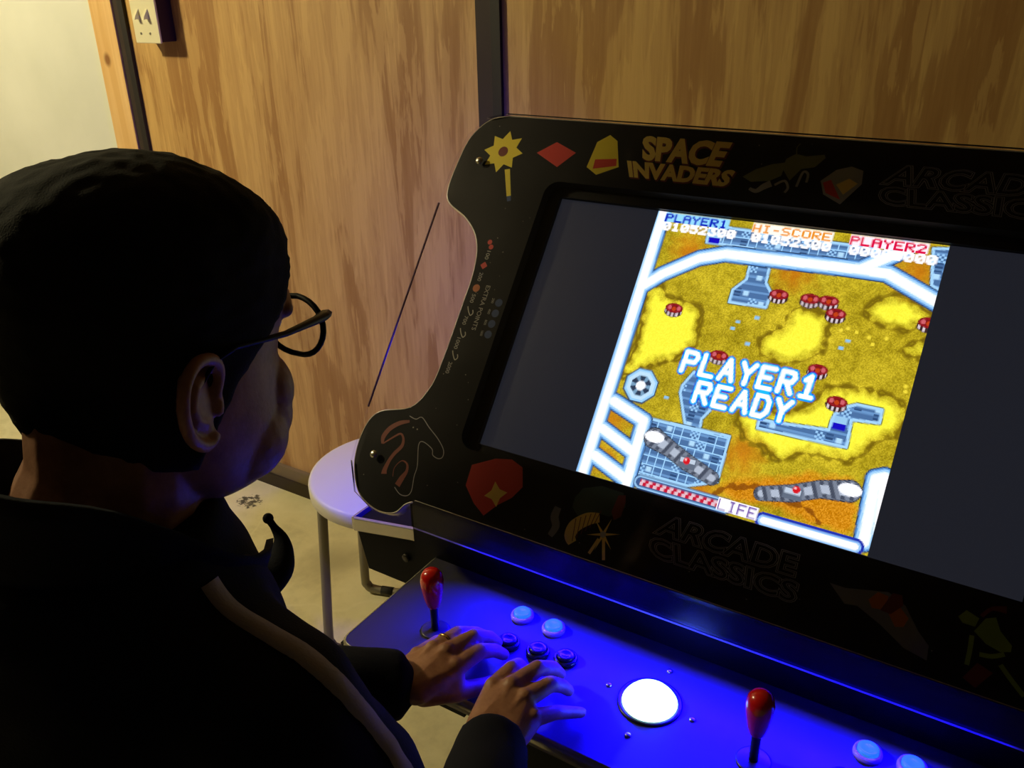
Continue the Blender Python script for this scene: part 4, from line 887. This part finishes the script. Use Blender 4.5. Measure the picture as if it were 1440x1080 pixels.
# collar: stand-up band open at the front, its near corner curling up
V, F = [], []; NSEG = 40; RINGS = 6
for lay in (0, 1):
    for i in range(NSEG + 1):
        t = i / NSEG; a = math.radians(-242 + 300 * t)                 # from front left round the back to front right
        back = max(0.0, -math.sin(a)); front = max(0.0, math.sin(a))
        for r in range(RINGS):
            h = r / (RINGS - 1); rad = .088 + .004 * front + (.004 + .012 * front) * h + (.006 if lay == 0 else 0.0) + .003 * math.sin(a * 5) * h
            side = max(0.0, math.cos(a)) * ss(-.7, .4, math.sin(a)); zc = 1.094 + .024 * back - .072 * front - .022 * side + h * (.050 + .022 * back - .020 * front - .008 * side)
            V.append(Vector((-.538 + rad * math.cos(a) * .98, .292 + rad * math.sin(a) * .95 + .012 * front - .006 * back, zc)))
Lr = (NSEG + 1) * RINGS
for i in range(NSEG):
    for r in range(RINGS - 1):
        a = i * RINGS + r; F.append((a, a + RINGS, a + RINGS + 1, a + 1)); F.append((Lr + a, Lr + a + 1, Lr + a + RINGS + 1, Lr + a + RINGS))
    a = i * RINGS; F.append((a, Lr + a, Lr + a + RINGS, a + RINGS)); b = a + RINGS - 1; F.append((b, b + RINGS, Lr + b + RINGS, Lr + b))
for i in (0, NSEG):
    for r in range(RINGS - 1): a = i * RINGS + r; F.append((a, a + 1, Lr + a + 1, Lr + a))
mk('collar', (V, F), M['jacket'], jk, True)
# loose front flap with the zip end standing up
fl = [(-0.4932, 0.3554, 1.0065), (-0.4962, 0.3775, 1.0025), (-0.4975, 0.3993, 1.0079), (-0.5007, 0.4111, 1.0165), (-0.5056, 0.4166, 1.0251), (-0.5127, 0.4175, 1.0328), (-0.5161, 0.4175, 1.0367), (-0.5189, 0.4175, 1.04)]
fr_ = [.019, .018, .0165, .0110, .0065, .0036, .0033, .0036]
FP = spline(fl, 5); FR = [q.x for q in spline([(r_, 0, 0) for r_ in fr_], 5)]
mk('collar_flap', join(tube(FP, FR, 16, True, .7), sphere(fl[-1], .0046)), M['jacket'], jk, True)
# pale piping laid along the right shoulder and arm, found on the jacket surface
from mathutils.bvhtree import BVHTree
bv = BVHTree.FromPolygons([v.co.copy() for v in jme.vertices], [tuple(p.vertices) for p in jme.polygons])
def piping(path, name='piping'):
    P = []
    for p in spline(path, 8):
        loc, nrm, _, _ = bv.find_nearest(p); P.append((loc, nrm))
    V, F = [], []
    for i, (p, nrm) in enumerate(P):
        d = (P[min(i + 1, len(P) - 1)][0] - P[max(i - 1, 0)][0]).normalized(); s_ = d.cross(nrm).normalized()
        for a, h in ((-.0085, .0003), (-.0065, .0030), (.0065, .0030), (.0085, .0003)): V.append(p + s_ * a + nrm * h)
    for i in range(len(P) - 1):
        for k in range(3): F.append((i * 4 + k, i * 4 + k + 1, (i + 1) * 4 + k + 1, (i + 1) * 4 + k))
    mk(name, (V, F), M['piping'], jk, True)
pr = [(-.438,.293,1.086),(-.426,.294,1.076),(-.405,.295,1.068),(-.382,.297,1.063),(-.358,.298,1.059),(-.338,.298,1.051),(-.326,.305,1.03),(-.319,.314,1.004),(-.312,.321,.983),(-.306,.323,.966),(-.298,.335,.90),(-.29,.35,.82)]
piping(pr); piping([(2 * -.541 - a, b + .02, c) for a, b, c in pr])

# trousers and shoes
tr = []
for s, hx, kx, fx in ((1, -.455, -.400, -.400), (-1, -.635, -.690, -.690)):
    tr.append(chain([(hx, .20, .545), (hx * .5 + kx * .5, .40, .535), (kx, .585, .470), (kx, .60, .30), (fx, .575, .10)], (.088, .080, .062, .056, .050)))
tr.append(hull([((-.46, .19, .545), .085), ((-.63, .19, .545), .085), ((-.545, .16, .60), .11)]))
mk_t = link('trousers', fuse(join(*tr), .008, 6), M['trousers'], per, True)
for fx in (-.400, -.690):
    sh = fuse(join(hull([((fx, .545, .045), .040), ((fx, .585, .060), .042), ((fx, .70, .032), .034), ((fx, .735, .028), .030)]), hull([((fx, .545, .012), .012), ((fx + .028, .70, .012), .012), ((fx - .028, .70, .012), .012), ((fx, .765, .012), .012)])), .004, 3)
    link('shoe', sh, M['shoe'], per, True)
